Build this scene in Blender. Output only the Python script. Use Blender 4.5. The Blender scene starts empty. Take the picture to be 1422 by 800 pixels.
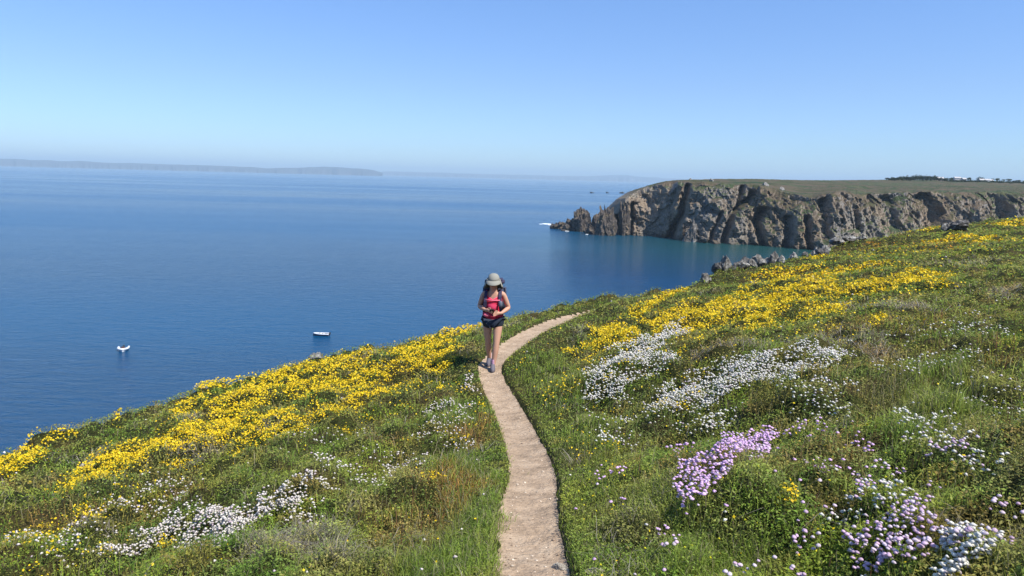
import bpy, bmesh, math, random
import numpy as np
from mathutils import Vector, Matrix, Euler
random.seed(7)
RNG = np.random.default_rng(11)
SC = bpy.context.scene
COL = SC.collection
SEA = -50.0
# ------------------------------------------------------------------ camera
FPX = 1000.0
PITCH = math.radians(8.7); ROLL = math.radians(1.5)
CF = np.array([0, math.cos(PITCH), -math.sin(PITCH)])
U0 = np.array([0, math.sin(PITCH), math.cos(PITCH)])
R0 = np.array([1.0, 0, 0])
CR = math.cos(ROLL)*R0 + math.sin(ROLL)*U0
CU = -math.sin(ROLL)*R0 + math.cos(ROLL)*U0
cam = bpy.data.cameras.new('camera'); camo = bpy.data.objects.new('camera', cam)
COL.objects.link(camo); SC.camera = camo
cam.sensor_width = 36; cam.lens = FPX/1422*36
cam.clip_start = 0.05; cam.clip_end = 90000
camo.matrix_world = Matrix(((CR[0], CU[0], -CF[0], 0), (CR[1], CU[1], -CF[1], 0), (CR[2], CU[2], -CF[2], 0), (0, 0, 0, 1)))
def ray(u, v):
    return CF + (np.asarray(u, float)[..., None]-711)/FPX*CR - (np.asarray(v, float)[..., None]-400)/FPX*CU
def at(u, v, d):
    return ray(u, v)*np.asarray(d, float)[..., None]
def on_sea(u, v, z=SEA):
    r = ray(u, v); return r*(z/r[..., 2:3])
def sm(a, b, x):
    t = np.clip((x-a)/(b-a), 0, 1); return t*t*(3-2*t)
# ------------------------------------------------------------------ noise
_P = np.random.default_rng(5).permutation(256); _P = np.concatenate([_P, _P, _P])
_G = np.random.default_rng(6).normal(size=(256, 3)); _G /= np.linalg.norm(_G, axis=1)[:, None]
def noise3(x, y, z=0.0):
    x, y, z = np.broadcast_arrays(np.asarray(x, float), np.asarray(y, float), np.asarray(z, float))
    xi = np.floor(x).astype(int); yi = np.floor(y).astype(int); zi = np.floor(z).astype(int)
    xf = x-xi; yf = y-yi; zf = z-zi
    u = xf**3*(xf*(xf*6-15)+10); v = yf**3*(yf*(yf*6-15)+10); w = zf**3*(zf*(zf*6-15)+10)
    out = 0
    for dx in (0, 1):
        wx = u if dx else 1-u
        for dy in (0, 1):
            wy = v if dy else 1-v
            for dz in (0, 1):
                wz = w if dz else 1-w
                g = _G[_P[_P[_P[(xi+dx) & 255]+((yi+dy) & 255)]+((zi+dz) & 255)]]
                out = out + wx*wy*wz*(g[..., 0]*(xf-dx)+g[..., 1]*(yf-dy)+g[..., 2]*(zf-dz))
    return out*1.6
def fbm(x, y, z=0.0, o=4, g=0.5):
    s = 0; a = 1
    for i in range(o):
        s = s + a*noise3(x*2**i+i*17.3, y*2**i+i*5.1, z*2**i+i*9.7); a *= g
    return s
def ridge(x, y, z=0.0, o=4):
    s = 0; a = 1
    for i in range(o):
        s = s + a*(1-2*np.abs(noise3(x*2**i+i*7.3, y*2**i+i*3.1, z*2**i+i*1.7))); a *= .5
    return s
def worley(x, y, z, seed=0):
    """random value of the nearest cell, and distance to it"""
    x, y, z = np.broadcast_arrays(x, y, z); xi, yi, zi = (np.floor(t).astype(int) for t in (x, y, z))
    best = np.full(x.shape, 9e9); val = np.zeros(x.shape)
    for dx in (-1, 0, 1):
        for dy in (-1, 0, 1):
            for dz in (-1, 0, 1):
                h = _P[_P[_P[(xi+dx+seed) & 255]+((yi+dy) & 255)]+((zi+dz) & 255)]; h2 = _P[h+37]; h3 = _P[h2+91]
                d = (x-xi-dx-h/255.)**2+(y-yi-dy-h2/255.)**2+(z-zi-dz-h3/255.)**2
                m = d < best; best = np.where(m, d, best); val = np.where(m, _P[h3+11]/255., val)
    return val, np.sqrt(best)
# ------------------------------------------------------------------ object helpers
def tag(o, label=None, cat=None, group=None, kind=None):
    if label: o['label'] = label
    if cat: o['category'] = cat
    if group: o['group'] = group
    if kind: o['kind'] = kind
    return o
def empty(name, loc, rz=0.0):
    o = bpy.data.objects.new(name, None); COL.objects.link(o); o.location = loc; o.rotation_euler.z = rz
    o.empty_display_size = .1
    return o
def mesh_np(name, verts, faces, mat, parent=None, smooth=False, cols=None):
    """verts (N,3); faces (M,k) array, one polygon size"""
    me = bpy.data.meshes.new(name)
    verts = np.ascontiguousarray(verts, np.float32); faces = np.ascontiguousarray(faces, np.int32)
    n, k = faces.shape
    me.vertices.add(len(verts)); me.vertices.foreach_set('co', verts.ravel())
    me.loops.add(n*k); me.loops.foreach_set('vertex_index', faces.ravel())
    me.polygons.add(n); me.polygons.foreach_set('loop_start', np.arange(0, n*k, k, dtype=np.int32))
    me.update(calc_edges=True)
    if smooth: me.polygons.foreach_set('use_smooth', np.ones(n, bool))
    if cols is not None:
        a = me.color_attributes.new('tint', 'FLOAT_COLOR', 'POINT')
        c = np.ones((len(verts), 4), np.float32); c[:, :3] = cols
        a.data.foreach_set('color', c.ravel())
    me.materials.append(mat)
    o = bpy.data.objects.new(name, me); COL.objects.link(o)
    if parent: o.parent = parent
    return o
def mesh_bm(name, bm, mat, parent=None, smooth=False):
    me = bpy.data.meshes.new(name); bm.normal_update(); bm.to_mesh(me); bm.free()
    me.materials.append(mat)
    if smooth:
        for p in me.polygons: p.use_smooth = True
    o = bpy.data.objects.new(name, me); COL.objects.link(o)
    if parent: o.parent = parent
    return o
def grid_faces(nr, nc, wrap=False):
    i = np.arange(nr-1)[:, None]; j = np.arange(nc if wrap else nc-1)[None, :]
    j2 = (j+1) % nc
    return np.stack([i*nc+j, i*nc+j2, (i+1)*nc+j2, (i+1)*nc+j], -1).reshape(-1, 4)
# ------------------------------------------------------------------ materials
def mat(name, col=(.5, .5, .5), rough=.8, spec=.3, metal=0):
    m = bpy.data.materials.new(name); m.use_nodes = True
    b = m.node_tree.nodes['Principled BSDF']
    b.inputs['Base Color'].default_value = (*col, 1); b.inputs['Roughness'].default_value = rough
    b.inputs['Specular IOR Level'].default_value = spec; b.inputs['Metallic'].default_value = metal
    return m
class NT:
    def __init__(s, m): s.m = m; s.t = m.node_tree; s.n = s.t.nodes; s.b = s.n.get('Principled BSDF'); s.out = s.n.get('Material Output')
    def add(s, typ, **kw):
        nd = s.n.new(typ)
        ins = kw.pop('ins', {})
        for k, v in kw.items(): setattr(nd, k, v)
        for k, v in ins.items():
            if isinstance(v, tuple) and len(v) == 2 and hasattr(v[0], 'outputs'): s.t.links.new(v[0].outputs[v[1]], nd.inputs[k])
            elif hasattr(v, 'outputs'): s.t.links.new(v.outputs[0], nd.inputs[k])
            else: nd.inputs[k].default_value = v
        return nd
    def link(s, a, ao, b, bi): s.t.links.new(a.outputs[ao], b.inputs[bi])
    def coord(s, scale=(1, 1, 1), kind='Object', rot=(0, 0, 0)):
        c = s.add('ShaderNodeTexCoord'); mp = s.add('ShaderNodeMapping')
        s.link(c, kind, mp, 'Vector'); mp.inputs['Scale'].default_value = scale; mp.inputs['Rotation'].default_value = rot
        return mp
    def noise(s, vec, scale, detail=6, rough=.6, dist=0):
        return s.add('ShaderNodeTexNoise', ins={'Vector': vec, 'Scale': scale, 'Detail': detail, 'Roughness': rough, 'Distortion': dist})
    def ramp(s, fac, stops, fo=0):
        r = s.add('ShaderNodeValToRGB'); s.t.links.new(fac.outputs[fo], r.inputs['Fac'])
        cr = r.color_ramp
        while len(cr.elements) < len(stops): cr.elements.new(.5)
        for e, (p, c) in zip(cr.elements, stops):
            e.position = p; e.color = (*c, 1) if len(c) == 3 else c
        return r
    def mix(s, fac, a, b, blend='MIX'):
        m = s.add('ShaderNodeMix', data_type='RGBA', blend_type=blend)
        for idx, v in ((0, fac), (6, a), (7, b)):
            if isinstance(v, tuple) and len(v) == 2 and hasattr(v[0], 'outputs'): s.t.links.new(v[0].outputs[v[1]], m.inputs[idx])
            elif hasattr(v, 'outputs'): s.t.links.new(v.outputs[2 if v.bl_idname == 'ShaderNodeMix' else 0], m.inputs[idx])
            elif idx == 0: m.inputs[0].default_value = v
            else: m.inputs[idx].default_value = (*v, 1)
        return m
    def color(s, nd):
        s.t.links.new(nd.outputs[2 if nd.bl_idname == 'ShaderNodeMix' else 0], s.b.inputs['Base Color'])
    def bump(s, h, strength=.5, dist=.1, normal=None):
        b = s.add('ShaderNodeBump', ins={'Strength': strength, 'Distance': dist})
        s.t.links.new(h.outputs[0], b.inputs['Height'])
        if normal: s.t.links.new(normal.outputs[0], b.inputs['Normal'])
        s.t.links.new(b.outputs[0], s.b.inputs['Normal'])
        return b
def leafy(name, transl=.35, rough=.7):
    """foliage material, colour from the per-plant tint attribute"""
    m = mat(name, rough=rough, spec=.25); q = NT(m)
    a = q.add('ShaderNodeAttribute', attribute_name='tint')
    q.link(a, 'Color', q.b, 'Base Color')
    tr = q.add('ShaderNodeBsdfTranslucent'); q.link(a, 'Color', tr, 'Color')
    mx = q.add('ShaderNodeMixShader'); mx.inputs[0].default_value = transl
    q.link(q.b, 0, mx, 1); q.link(tr, 0, mx, 2); q.link(mx, 0, q.out, 'Surface')
    return m
# ------------------------------------------------------------------ light
SUN_EL = math.radians(54); SH = np.array([.80, -.55]); SH /= np.linalg.norm(SH)
SUN_AZ = math.atan2(SH[0], SH[1])      # clockwise from +Y
w = bpy.data.worlds.new('World'); SC.world = w; w.use_nodes = True
nt = w.node_tree; bg = nt.nodes['Background']
sky = nt.nodes.new('ShaderNodeTexSky'); sky.sky_type = 'NISHITA'; sky.sun_disc = False
sky.sun_elevation = SUN_EL; sky.sun_rotation = SUN_AZ % (2*math.pi)
sky.altitude = 50; sky.air_density = 1.0; sky.dust_density = .25; sky.ozone_density = 2.2
tc = nt.nodes.new('ShaderNodeTexCoord'); sx = nt.nodes.new('ShaderNodeSeparateXYZ'); nt.links.new(tc.outputs['Generated'], sx.inputs[0])
rp = nt.nodes.new('ShaderNodeValToRGB'); nt.links.new(sx.outputs[2], rp.inputs[0])
_st = [(0.0, (.60, .81, 1.18)), (.04, (.60, .80, 1.14)), (.12, (.66, .80, 1.10)), (.25, (.70, .89, 1.20)), (.6, (.74, .98, 1.24))]
while len(rp.color_ramp.elements) < len(_st): rp.color_ramp.elements.new(.5)
for e_, (p_, c_) in zip(rp.color_ramp.elements, _st): e_.position = p_; e_.color = (*c_, 1)
ml = nt.nodes.new('ShaderNodeMix'); ml.data_type = 'RGBA'; ml.blend_type = 'MULTIPLY'; ml.inputs[0].default_value = 1
nt.links.new(sky.outputs[0], ml.inputs[6]); nt.links.new(rp.outputs[0], ml.inputs[7])
nt.links.new(ml.outputs[2], bg.inputs['Color']); bg.inputs['Strength'].default_value = .112
sl = bpy.data.lights.new('sun', 'SUN'); sl.energy = 5.0; sl.angle = math.radians(.53); sl.color = (1, .955, .88)
so = bpy.data.objects.new('sun', sl); COL.objects.link(so)
sd = Vector((SH[0]*math.cos(SUN_EL), SH[1]*math.cos(SUN_EL), math.sin(SUN_EL)))
so.rotation_euler = sd.to_track_quat('Z', 'Y').to_euler(); so.location = (30, -30, 60)
vs = SC.view_settings; vs.view_transform = 'Standard'; vs.look = 'None'; vs.gamma = 1; vs.exposure = .45; vs.use_curve_mapping = False
SC.cycles.max_bounces = 6; SC.cycles.diffuse_bounces = 2; SC.cycles.glossy_bounces = 2; SC.cycles.transmission_bounces = 3
SC.cycles.volume_bounces = 0; SC.cycles.transparent_max_bounces = 4
SC.cycles.use_denoising = True; SC.cycles.caustics_reflective = False; SC.cycles.caustics_refractive = False
# ================================================================== TERRAIN
# control points of the hillside: photo bearing + distance (m)
VEG = .09
PATH = [  # left px, right px, v, depth of the worn footpath
 (683, 806, 850, 3.5), (686, 793, 800, 3.95), (689, 784, 760, 4.45), (692, 775, 710, 5.15), (707, 770, 650, 6.6), (692, 739, 590, 8.9),
 (679, 721, 560, 10.3), (664, 698, 520, 12.1), (668, 701, 503, 12.9), (692, 722, 483, 14.2), (711, 744, 469, 15.4), (733, 762, 458, 16.6),
 (762, 784, 447, 18.2), (786, 802, 440, 19.6)]
pc = np.array([at((a+b)/2, v, d) for a, b, v, d in PATH])
phw = np.array([max(.19, (b-a)/2*d/FPX) for a, b, v, d in PATH])
phw[9:] = [.24, .25, .25, .25, .25]
# carries on behind the camera and round the hill
pre = np.array([[.30, 1.6, -1.85], [.28, .2, -1.68], [.3, -2.5, -1.5], [.5, -8, -1.2]])
post = np.array([[2.9, 22.0, -3.95], [5.0, 24.6, -4.15], [8.5, 27.5, -4.5]])
pc = np.vstack([pre[::-1], pc, post]); phw[-1] = .2; phw = np.concatenate([[.22]*4, phw, [.12, .06, .03]])
def densify(P, n=14):
    out = []
    for i in range(len(P)-1):
        p0 = P[max(i-1, 0)]; p1 = P[i]; p2 = P[i+1]; p3 = P[min(i+2, len(P)-1)]
        for t in np.linspace(0, 1, n, endpoint=False):
            out.append(.5*((2*p1)+(-p0+p2)*t+(2*p0-5*p1+4*p2-p3)*t*t+(-p0+3*p1-3*p2+p3)*t**3))
    out.append(P[-1]); return np.array(out)
pathD = densify(np.column_stack([pc, phw]))      # x y z halfwidth
# small wobble of the edges
CP = [  # u v depth   (vegetation tops)
 (0, 800, 5.2), (120, 800, 4.9), (300, 790, 4.6), (480, 800, 4.2), (620, 800, 4.05), (0, 720, 7.4), (160, 720, 6.7), (330, 710, 6.0), (500, 710, 5.5), (630, 710, 5.3),
 (60, 660, 9.8), (220, 640, 9.2), (400, 640, 7.9), (560, 640, 7.1), (640, 640, 6.8), (250, 590, 11.8), (400, 580, 10.6), (540, 580, 9.6), (630, 580, 9.2),
 (420, 530, 13.6), (540, 520, 13.2), (620, 520, 12.5), (540, 490, 15.3), (620, 475, 15.8),
 (740, 520, 12.0), (790, 580, 8.8), (820, 640, 6.7), (830, 720, 4.9), (840, 800, 3.8), (780, 480, 14.3), (830, 450, 17.2),
 (900, 800, 3.6), (940, 700, 4.5), (1010, 650, 4.75), (1010, 740, 3.9), (900, 600, 7.0), (880, 520, 9.3), (960, 480, 10.5), (1050, 525, 7.4), (1150, 600, 5.3), (1200, 700, 3.75),
 (1240, 760, 3.2), (1400, 790, 2.75), (1422, 700, 3.3), (1380, 620, 4.2), (1300, 540, 6.0), (1422, 500, 6.6), (1250, 470, 8.8), (1120, 450, 11.5), (980, 440, 14), (890, 425, 19),
 (1422, 420, 11.0), (1300, 420, 12.5), (1150, 400, 18), (1000, 400, 24), (1250, 370, 22), (1422, 360, 22), (1350, 340, 36), (1180, 360, 30), (1422, 320, 48), (1250, 335, 45),
 (920, 412, 22.5), (850, 418, 21.5)]
EDGE = [(-500, 870, 9.0), (-250, 752, 9.8), (-100, 684, 11), (0, 640, 12.2), (110, 596, 13.4), (230, 553, 15), (340, 526, 16), (450, 494, 17.2), (560, 476, 18), (640, 460, 18.6), (730, 436, 20.5), (820, 412, 24),
 (940, 397, 27.5), (1000, 381, 31), (1060, 366, 36), (1140, 350, 43), (1220, 330, 56), (1320, 312, 74), (1422, 300, 92), (1600, 292, 120), (1900, 285, 170)]
ep = np.array([at(u, v, d) for u, v, d in EDGE]); ep[:, 2] -= VEG
ep[12:, 2] -= .1
near_extra = np.array([[1.5, 1.2, -1.45], [-1.5, 1.2, -1.95], [-4, 1.5, -2.7], [4, 1.5, -.75], [-8, 3, -3.8], [8, 3, -.2], [0.3, -4, -1.35], [6, -4, .3], [-6, -4, -2.6], [12, 8, -.35], [25, 20, -.1], [40, 35, -.2]])
cps = np.array([at(u, v, d) for u, v, d in CP]); cps[:, 2] -= VEG
allp = np.vstack([cps, pc, ep, near_extra])
def warp(x, y):
    yy = np.maximum(y, -3.0)*1.0 + 4.5
    return np.stack([x/yy, np.log(yy)], -1)
_A = warp(allp[:, 0], allp[:, 1])
def _phi(d2): return np.where(d2 > 1e-12, .5*d2*np.log(d2+1e-12), 0)
n = len(_A)
K = _phi(((_A[:, None]-_A[None])**2).sum(-1)) + np.eye(n)*2e-3
Pm = np.column_stack([np.ones(n), _A])
M = np.block([[K, Pm], [Pm.T, np.zeros((3, 3))]])
_W = np.linalg.solve(M, np.concatenate([allp[:, 2], np.zeros(3)]))
def rbf(x, y):
    q = warp(x, y); out = np.empty(len(q))
    for i in range(0, len(q), 20000):
        b = q[i:i+20000]
        out[i:i+20000] = _phi(((b[:, None]-_A[None])**2).sum(-1))@_W[:n] + _W[n] + b@_W[n+1:]
    return out
edl = np.vstack([[ep[0]+np.array([-1.0, -30, 1])], ep, [ep[-1]+np.array([400, 60, 2])]])
def polydist(x, y, P):
    """distance to polyline, nearest point params, sign (+ = left of travel)"""
    best = np.full(len(x), 1e9); sg = np.zeros(len(x)); near = np.zeros((len(x), P.shape[1]))
    for i in range(len(P)-1):
        a = P[i]; d = P[i+1]-a; L2 = d[0]**2+d[1]**2
        t = np.clip(((x-a[0])*d[0]+(y-a[1])*d[1])/L2, 0, 1)
        dx = x-a[0]-t*d[0]; dy = y-a[1]-t*d[1]; dd = np.hypot(dx, dy)
        m = dd < best-1e-9
        best[m] = dd[m]; sg[m] = np.sign(d[0]*dy-d[1]*dx)[m]; near[m] = (a+t[:, None]*d)[m]
    return best, sg, near
def height_raw(x, y):
    d, sg, nr = polydist(x, y, edl)
    sea = (sg > 0)
    s = np.where(sea, d, 0)
    xx = np.where(sea, nr[:, 0], x); yy = np.where(sea, nr[:, 1], y)
    xx = np.clip(xx, -40, 900); 
    z = rbf(xx, yy)
    z = np.where(y > 130, np.clip(z, -6, 3), z)
    drop = 1.25*s*s/(s+1.6)
    z = z-drop
    dp, psg, pn = polydist(x, y, pathD[::3])
    hw = pn[:, 3]
    off = sm(0, .9, dp-hw)
    r = np.hypot(x, y)
    big = sm(5, 60, r)
    lum = .15*noise3(x*.8, y*.8, 1.3)+0.14*(np.abs(noise3(x*1.7, y*1.7, 5.3))*1.6-.4)+.09*(np.abs(noise3(x*3.1, y*3.1, 15.3))*1.6-.4)+.05*noise3(x*3.6, y*3.6, 8.3)+.022*noise3(x*8, y*8, 2.3)+big*(.45*fbm(x*.16, y*.16, 3.3, 3))
    lum = lum*(1-.55*sm(0, .8, s)*0)+ np.where(s > 3, sm(3, 20, s)*2.5*ridge(x*.12, y*.12, z*.1, 4), 0)
    z = z+lum*off
    # worn path: level across, with a bank
    wgt = 1-sm(0, .45, dp-hw)
    z = z*(1-wgt)+(pn[:, 2]+.0)*wgt
    z = z+np.where(psg < 0, .058, .03)*sm(-.02, .045, dp-hw)*(1-sm(.3, 1.2, dp-hw)) - .03*(1-sm(-.06, .02, dp-hw))
    return z
# log-polar sheet
NR, NA = 330, 900
rr = np.concatenate([[0.02], np.geomspace(.5, 520, NR-1)])
ang = np.concatenate([np.linspace(-62, 62, 700, endpoint=False), np.linspace(62, 298, 200, endpoint=False)])*math.pi/180
RR, AA = np.meshgrid(rr, ang, indexing='ij')
GX = RR*np.sin(AA); GY = RR*np.cos(AA)
GZ = height_raw(GX.ravel(), GY.ravel()).reshape(GX.shape)
# slope down below the sea floor
GZ = np.maximum(GZ, -62)
_lr = np.log(rr[1:])
def terr(x, y):
    """bilinear lookup in the sheet"""
    r = np.hypot(x, y); a = np.arctan2(x, y)*180/math.pi; a = np.where(a < -62, a+360, a)
    fi = 1+np.clip((np.log(np.maximum(r, .51))-_lr[0])/(_lr[-1]-_lr[0])*(NR-2), 0, NR-2.001)
    fj = np.where(a < 62, (a+62)/124*700, 700+(a-62)/236*200); fj = np.clip(fj, 0, NA-1.001)
    i = fi.astype(int); j = fj.astype(int); u = fi-i; v = fj-j; j1 = (j+1) % NA
    return (GZ[i, j]*(1-u)*(1-v)+GZ[i+1, j]*u*(1-v)+GZ[i, j1]*(1-u)*v+GZ[i+1, j1]*u*v)
def hit(u, v, dmax=300):
    """where the ray through a photo point meets the hillside"""
    r = ray(u, v); ds = np.geomspace(2, dmax, 900)
    P = r[None]*ds[:, None]; below = P[:, 2] < terr(P[:, 0], P[:, 1])
    k = np.argmax(below)
    if not below[k]: return None
    return P[k]
gm = mat('hillside_ground', rough=.95, spec=.1); q = NT(gm)
c = q.coord()
n1 = q.noise(c, 1.2, 8, .65); n2 = q.noise(c, 14, 6, .7); n3 = q.noise(c, .25, 4, .5)
r1 = q.ramp(n1, [(.3, (.022, .030, .010)), (.5, (.045, .050, .016)), (.62, (.075, .060, .026)), (.8, (.05, .065, .018))])
r2 = q.ramp(n2, [(.3, (.35, .35, .35)), (.7, (1.3, 1.25, 1.1))])
mx = q.mix(1.0, r1, r2, 'MULTIPLY')
geo = q.add('ShaderNodeNewGeometry'); sp = q.add('ShaderNodeSeparateXYZ'); q.link(geo, 'Normal', sp, 0)
cl = q.ramp(sp, [(.45, (1, 1, 1)), (.62, (0, 0, 0))], fo=2)
rk = q.ramp(q.noise(c, .6, 9, .7), [(.35, (.09, .075, .06)), (.6, (.22, .19, .16))])
mx2 = q.mix(cl, mx, rk); q.color(mx2)
q.bump(n2, .8, .05)
g_cols = None
ground = mesh_np('ground', np.stack([GX, GY, GZ], -1).reshape(-1, 3), grid_faces(NR, NA, True)[:, ::-1], gm, smooth=True)
tag(ground, 'green heath covered coastal hillside falling to the sea on the left', kind='structure')
# path sheet
pd_ = densify(np.column_stack([pc, phw]), 40)
tan = np.gradient(pd_[:, :2], axis=0); tan /= np.linalg.norm(tan, axis=1)[:, None]
nrm = np.column_stack([-tan[:, 1], tan[:, 0]])
arc = np.concatenate([[0], np.cumsum(np.hypot(*np.diff(pd_[:, :2], axis=0).T))])
ncol = 29
cs = np.linspace(-1, 1, ncol)
eL = pd_[:, 3]+.085*fbm(arc*2.3, 2.2, 0, 4)+.02; eR = pd_[:, 3]+.05*fbm(arc*3.1, 9.9, 0, 3)+.02
PX = np.empty((len(pd_), ncol, 3))
for k, cc in enumerate(cs):
    e = np.where(cc > 0, eL, eR)*cc
    PX[:, k, :2] = pd_[:, :2]+nrm*e[:, None]
    PX[:, k, 2] = pd_[:, 2]+.004-.022*(1-cc*cc)+.012*noise3(PX[:, k, 0]*3, PX[:, k, 1]*3, 0)+.004*noise3(PX[:, k, 0]*14, PX[:, k, 1]*14, 4)
pm_ = mat('trodden_earth', rough=.95, spec=.1); q = NT(pm_)
c = q.coord()
n1 = q.noise(c, 3.4, 9, .72, .4); n2 = q.noise(c, 30, 7, .75); n5 = q.noise(c, 7, 4, .55); vo = q.add('ShaderNodeTexVoronoi', ins={'Vector': c, 'Scale': 34.0})
vo2 = q.add('ShaderNodeTexVoronoi', ins={'Vector': c, 'Scale': 16.0})
r1 = q.ramp(n1, [(.3, (.26, .19, .13)), (.5, (.43, .315, .215)), (.7, (.56, .435, .31))])
r2 = q.ramp(n2, [(.3, (.78, .77, .76)), (.55, (1, 1, 1)), (.75, (1.12, 1.11, 1.08))])
m1 = q.mix(1.0, r1, r2, 'MULTIPLY')
r3 = q.ramp(vo, [(.0, (1.35, 1.3, 1.25)), (.14, (1.2, 1.2, 1.2)), (.24, (.95, .95, .95)), (.55, (.8, .78, .76))])
m2 = q.mix(.22, m1, r3, 'MULTIPLY'); q.color(m2)
b0 = q.bump(n5, .7, .05); b1 = q.bump(vo, .5, -.012, b0); q.bump(n2, .8, .018, b1)
pth = mesh_np('path', PX.reshape(-1, 3), grid_faces(len(pd_), ncol)[:, ::-1], pm_, smooth=True)
tag(pth, 'narrow worn beige footpath winding down the hillside and round to the right', kind='structure')
_LR, _LA = 420, 800
_lrr = np.geomspace(1.2, 170, _LR); _laa = np.linspace(-60, 60, _LA)*math.pi/180
_lx = (_lrr[:, None]*np.sin(_laa)).ravel(); _ly = (_lrr[:, None]*np.cos(_laa)).ravel()
_a, _b, _c = polydist(_lx, _ly, pathD[::4]); _PO = (_a-_c[:, 3]); _PS = _b
_a, _b, _c = polydist(_lx, _ly, edl); _ED = _a*_b
def _lk(G, x, y):
    r_ = np.hypot(x, y); a_ = np.arctan2(x, y)
    i = np.clip(np.log(np.maximum(r_, 1.21)/1.2)/math.log(170/1.2)*(_LR-1)+.5, 0, _LR-1).astype(int); j = np.clip((a_-_laa[0])/(_laa[-1]-_laa[0])*(_LA-1)+.5, 0, _LA-1).astype(int)
    return G[i*_LA+j]
def path_off(x, y):
    o = _lk(_PO, x, y); s = _lk(_PS, x, y).copy(); o = o.copy(); m = o < .25+.02*np.hypot(x, y)
    dp, sg, pn = polydist(x[m], y[m], pathD[::4]); o[m] = dp-pn[:, 3]; s[m] = sg
    return o, s

# ================================================================== SEA
sm_ = mat('sea_water', (.004, .035, .085), rough=.12, spec=.5); q = NT(sm_)
q.b.inputs['IOR'].default_value = 1.33
c = q.coord((.36, 1, 1), rot=(0, 0, .08)); cw = q.coord((.045, .24, 1), rot=(0, 0, .03)); cg = q.coord((.0006, .0035, 1), rot=(0, 0, .02))
w1 = q.noise(c, .36, 7, .66, .8); w2 = q.noise(cw, .6, 3, .5, .2)
wind = q.noise(cg, 1, 5, .55, .2)
geo = q.add('ShaderNodeNewGeometry'); ln = q.add('ShaderNodeVectorMath', operation='LENGTH'); q.link(geo, 'Position', ln, 0)
# distance from the headland's foot: shallow water is greener
sub = q.add('ShaderNodeVectorMath', operation='SUBTRACT'); q.link(geo, 'Position', sub, 0); sub.inputs[1].default_value = (250, 560, -50)
scl = q.add('ShaderNodeVectorMath', operation='MULTIPLY'); q.link(sub, 0, scl, 0); scl.inputs[1].default_value = (.8, 1, 1)
l2 = q.add('ShaderNodeVectorMath', operation='LENGTH'); q.link(scl, 0, l2, 0)
sh = q.add('ShaderNodeMapRange', ins={1: 60.0, 2: 240.0, 3: 1.0, 4: 0.0}); q.link(l2, 'Value', sh, 0)
rw = q.ramp(wind, [(.3, (.0005, .034, .098)), (.7, (.002, .068, .165))])
mxs = q.mix((sh, 0), rw, (.012, .062, .062)); q.color(mxs)
rr_ = q.add('ShaderNodeMapRange', ins={1: .35, 2: .65, 3: .10, 4: .22}); q.link(wind, 0, rr_, 0); q.link(rr_, 0, q.b, 'Roughness')
b1 = q.add('ShaderNodeBump', ins={'Strength': .28, 'Distance': .8}); q.link(w2, 0, b1, 'Height')
b2 = q.add('ShaderNodeBump', ins={'Strength': 1.0, 'Distance': 1.1}); q.link(w1, 0, b2, 'Height'); q.link(b1, 0, b2, 'Normal'); q.link(b2, 0, q.b, 'Normal')
rs = np.concatenate([[0.0], np.geomspace(20, 40000, 60)]); aa = np.linspace(0, 2*math.pi, 96, endpoint=False)
R_, A_ = np.meshgrid(rs, aa, indexing='ij')
sv = np.stack([R_*np.sin(A_), R_*np.cos(A_), np.full_like(R_, SEA)], -1).reshape(-1, 3)
sea = mesh_np('sea', sv, grid_faces(len(rs), 96, True)[:, ::-1], sm_, smooth=True)
tag(sea, 'calm blue sea with wind streaks reaching the horizon', kind='structure')
# ================================================================== HEADLAND
def interp_uv(tab, u):
    tab = np.array(tab, float); return np.interp(u, tab[:, 0], tab[:, 1])
WATER = [(858, 326.5), (880, 326.5), (905, 327.5), (930, 330), (950, 334), (975, 336), (1000, 338), (1040, 340), (1060, 342), (1085, 344), (1110, 347), (1150, 349), (1200, 345), (1280, 343), (1422, 340), (1600, 338)]
BROW = [(858, 298), (864, 284), (868, 277), (876, 272), (885, 267), (895, 263), (905, 260), (915, 257), (925, 255), (935, 255), (950, 254.5), (975, 255), (1000, 256), (1020, 258), (1050, 259), (1075, 264), (1100, 272), (1125, 276), (1140, 273), (1160, 269), (1180, 269), (1200, 272), (1240, 270), (1290, 268), (1330, 269), (1380, 268.5), (1422, 270), (1600, 273)]
SKYL = [(858, 297), (864, 283), (868, 275), (876, 270), (885, 265), (895, 261), (905, 258), (915, 254.5), (925, 252), (940, 250.5), (1000, 248.8), (1050, 248.6), (1100, 250), (1150, 250.5), (1200, 250), (1240, 249.5), (1300, 250), (1350, 251), (1422, 253), (1600, 256)]
SETB = [(858, 8), (880, 14), (905, 18), (935, 22), (1000, 26), (1100, 34), (1130, 30), (1200, 30), (1600, 30)]
SKYD = [(858, 10), (880, 30), (905, 60), (935, 110), (1000, 200), (1100, 300), (1240, 560), (1422, 640), (1600, 700)]
uu = np.linspace(858, 1600, 1150)
wv = interp_uv(WATER, uu); Wp = on_sea(uu, wv)
k = np.ones(9)/9
wd = Wp[:, 1]/math.cos(0)*1.0
Dw = (Wp@CF)                                   # depth of the waterline
Tp = at(uu, interp_uv(BROW, uu), Dw+interp_uv(SETB, uu))
Kp = at(uu, interp_uv(SKYL, uu), Dw+interp_uv(SETB, uu)+interp_uv(SKYD, uu))
nf, npl = 110, 50
rows = []; facef = []
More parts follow.
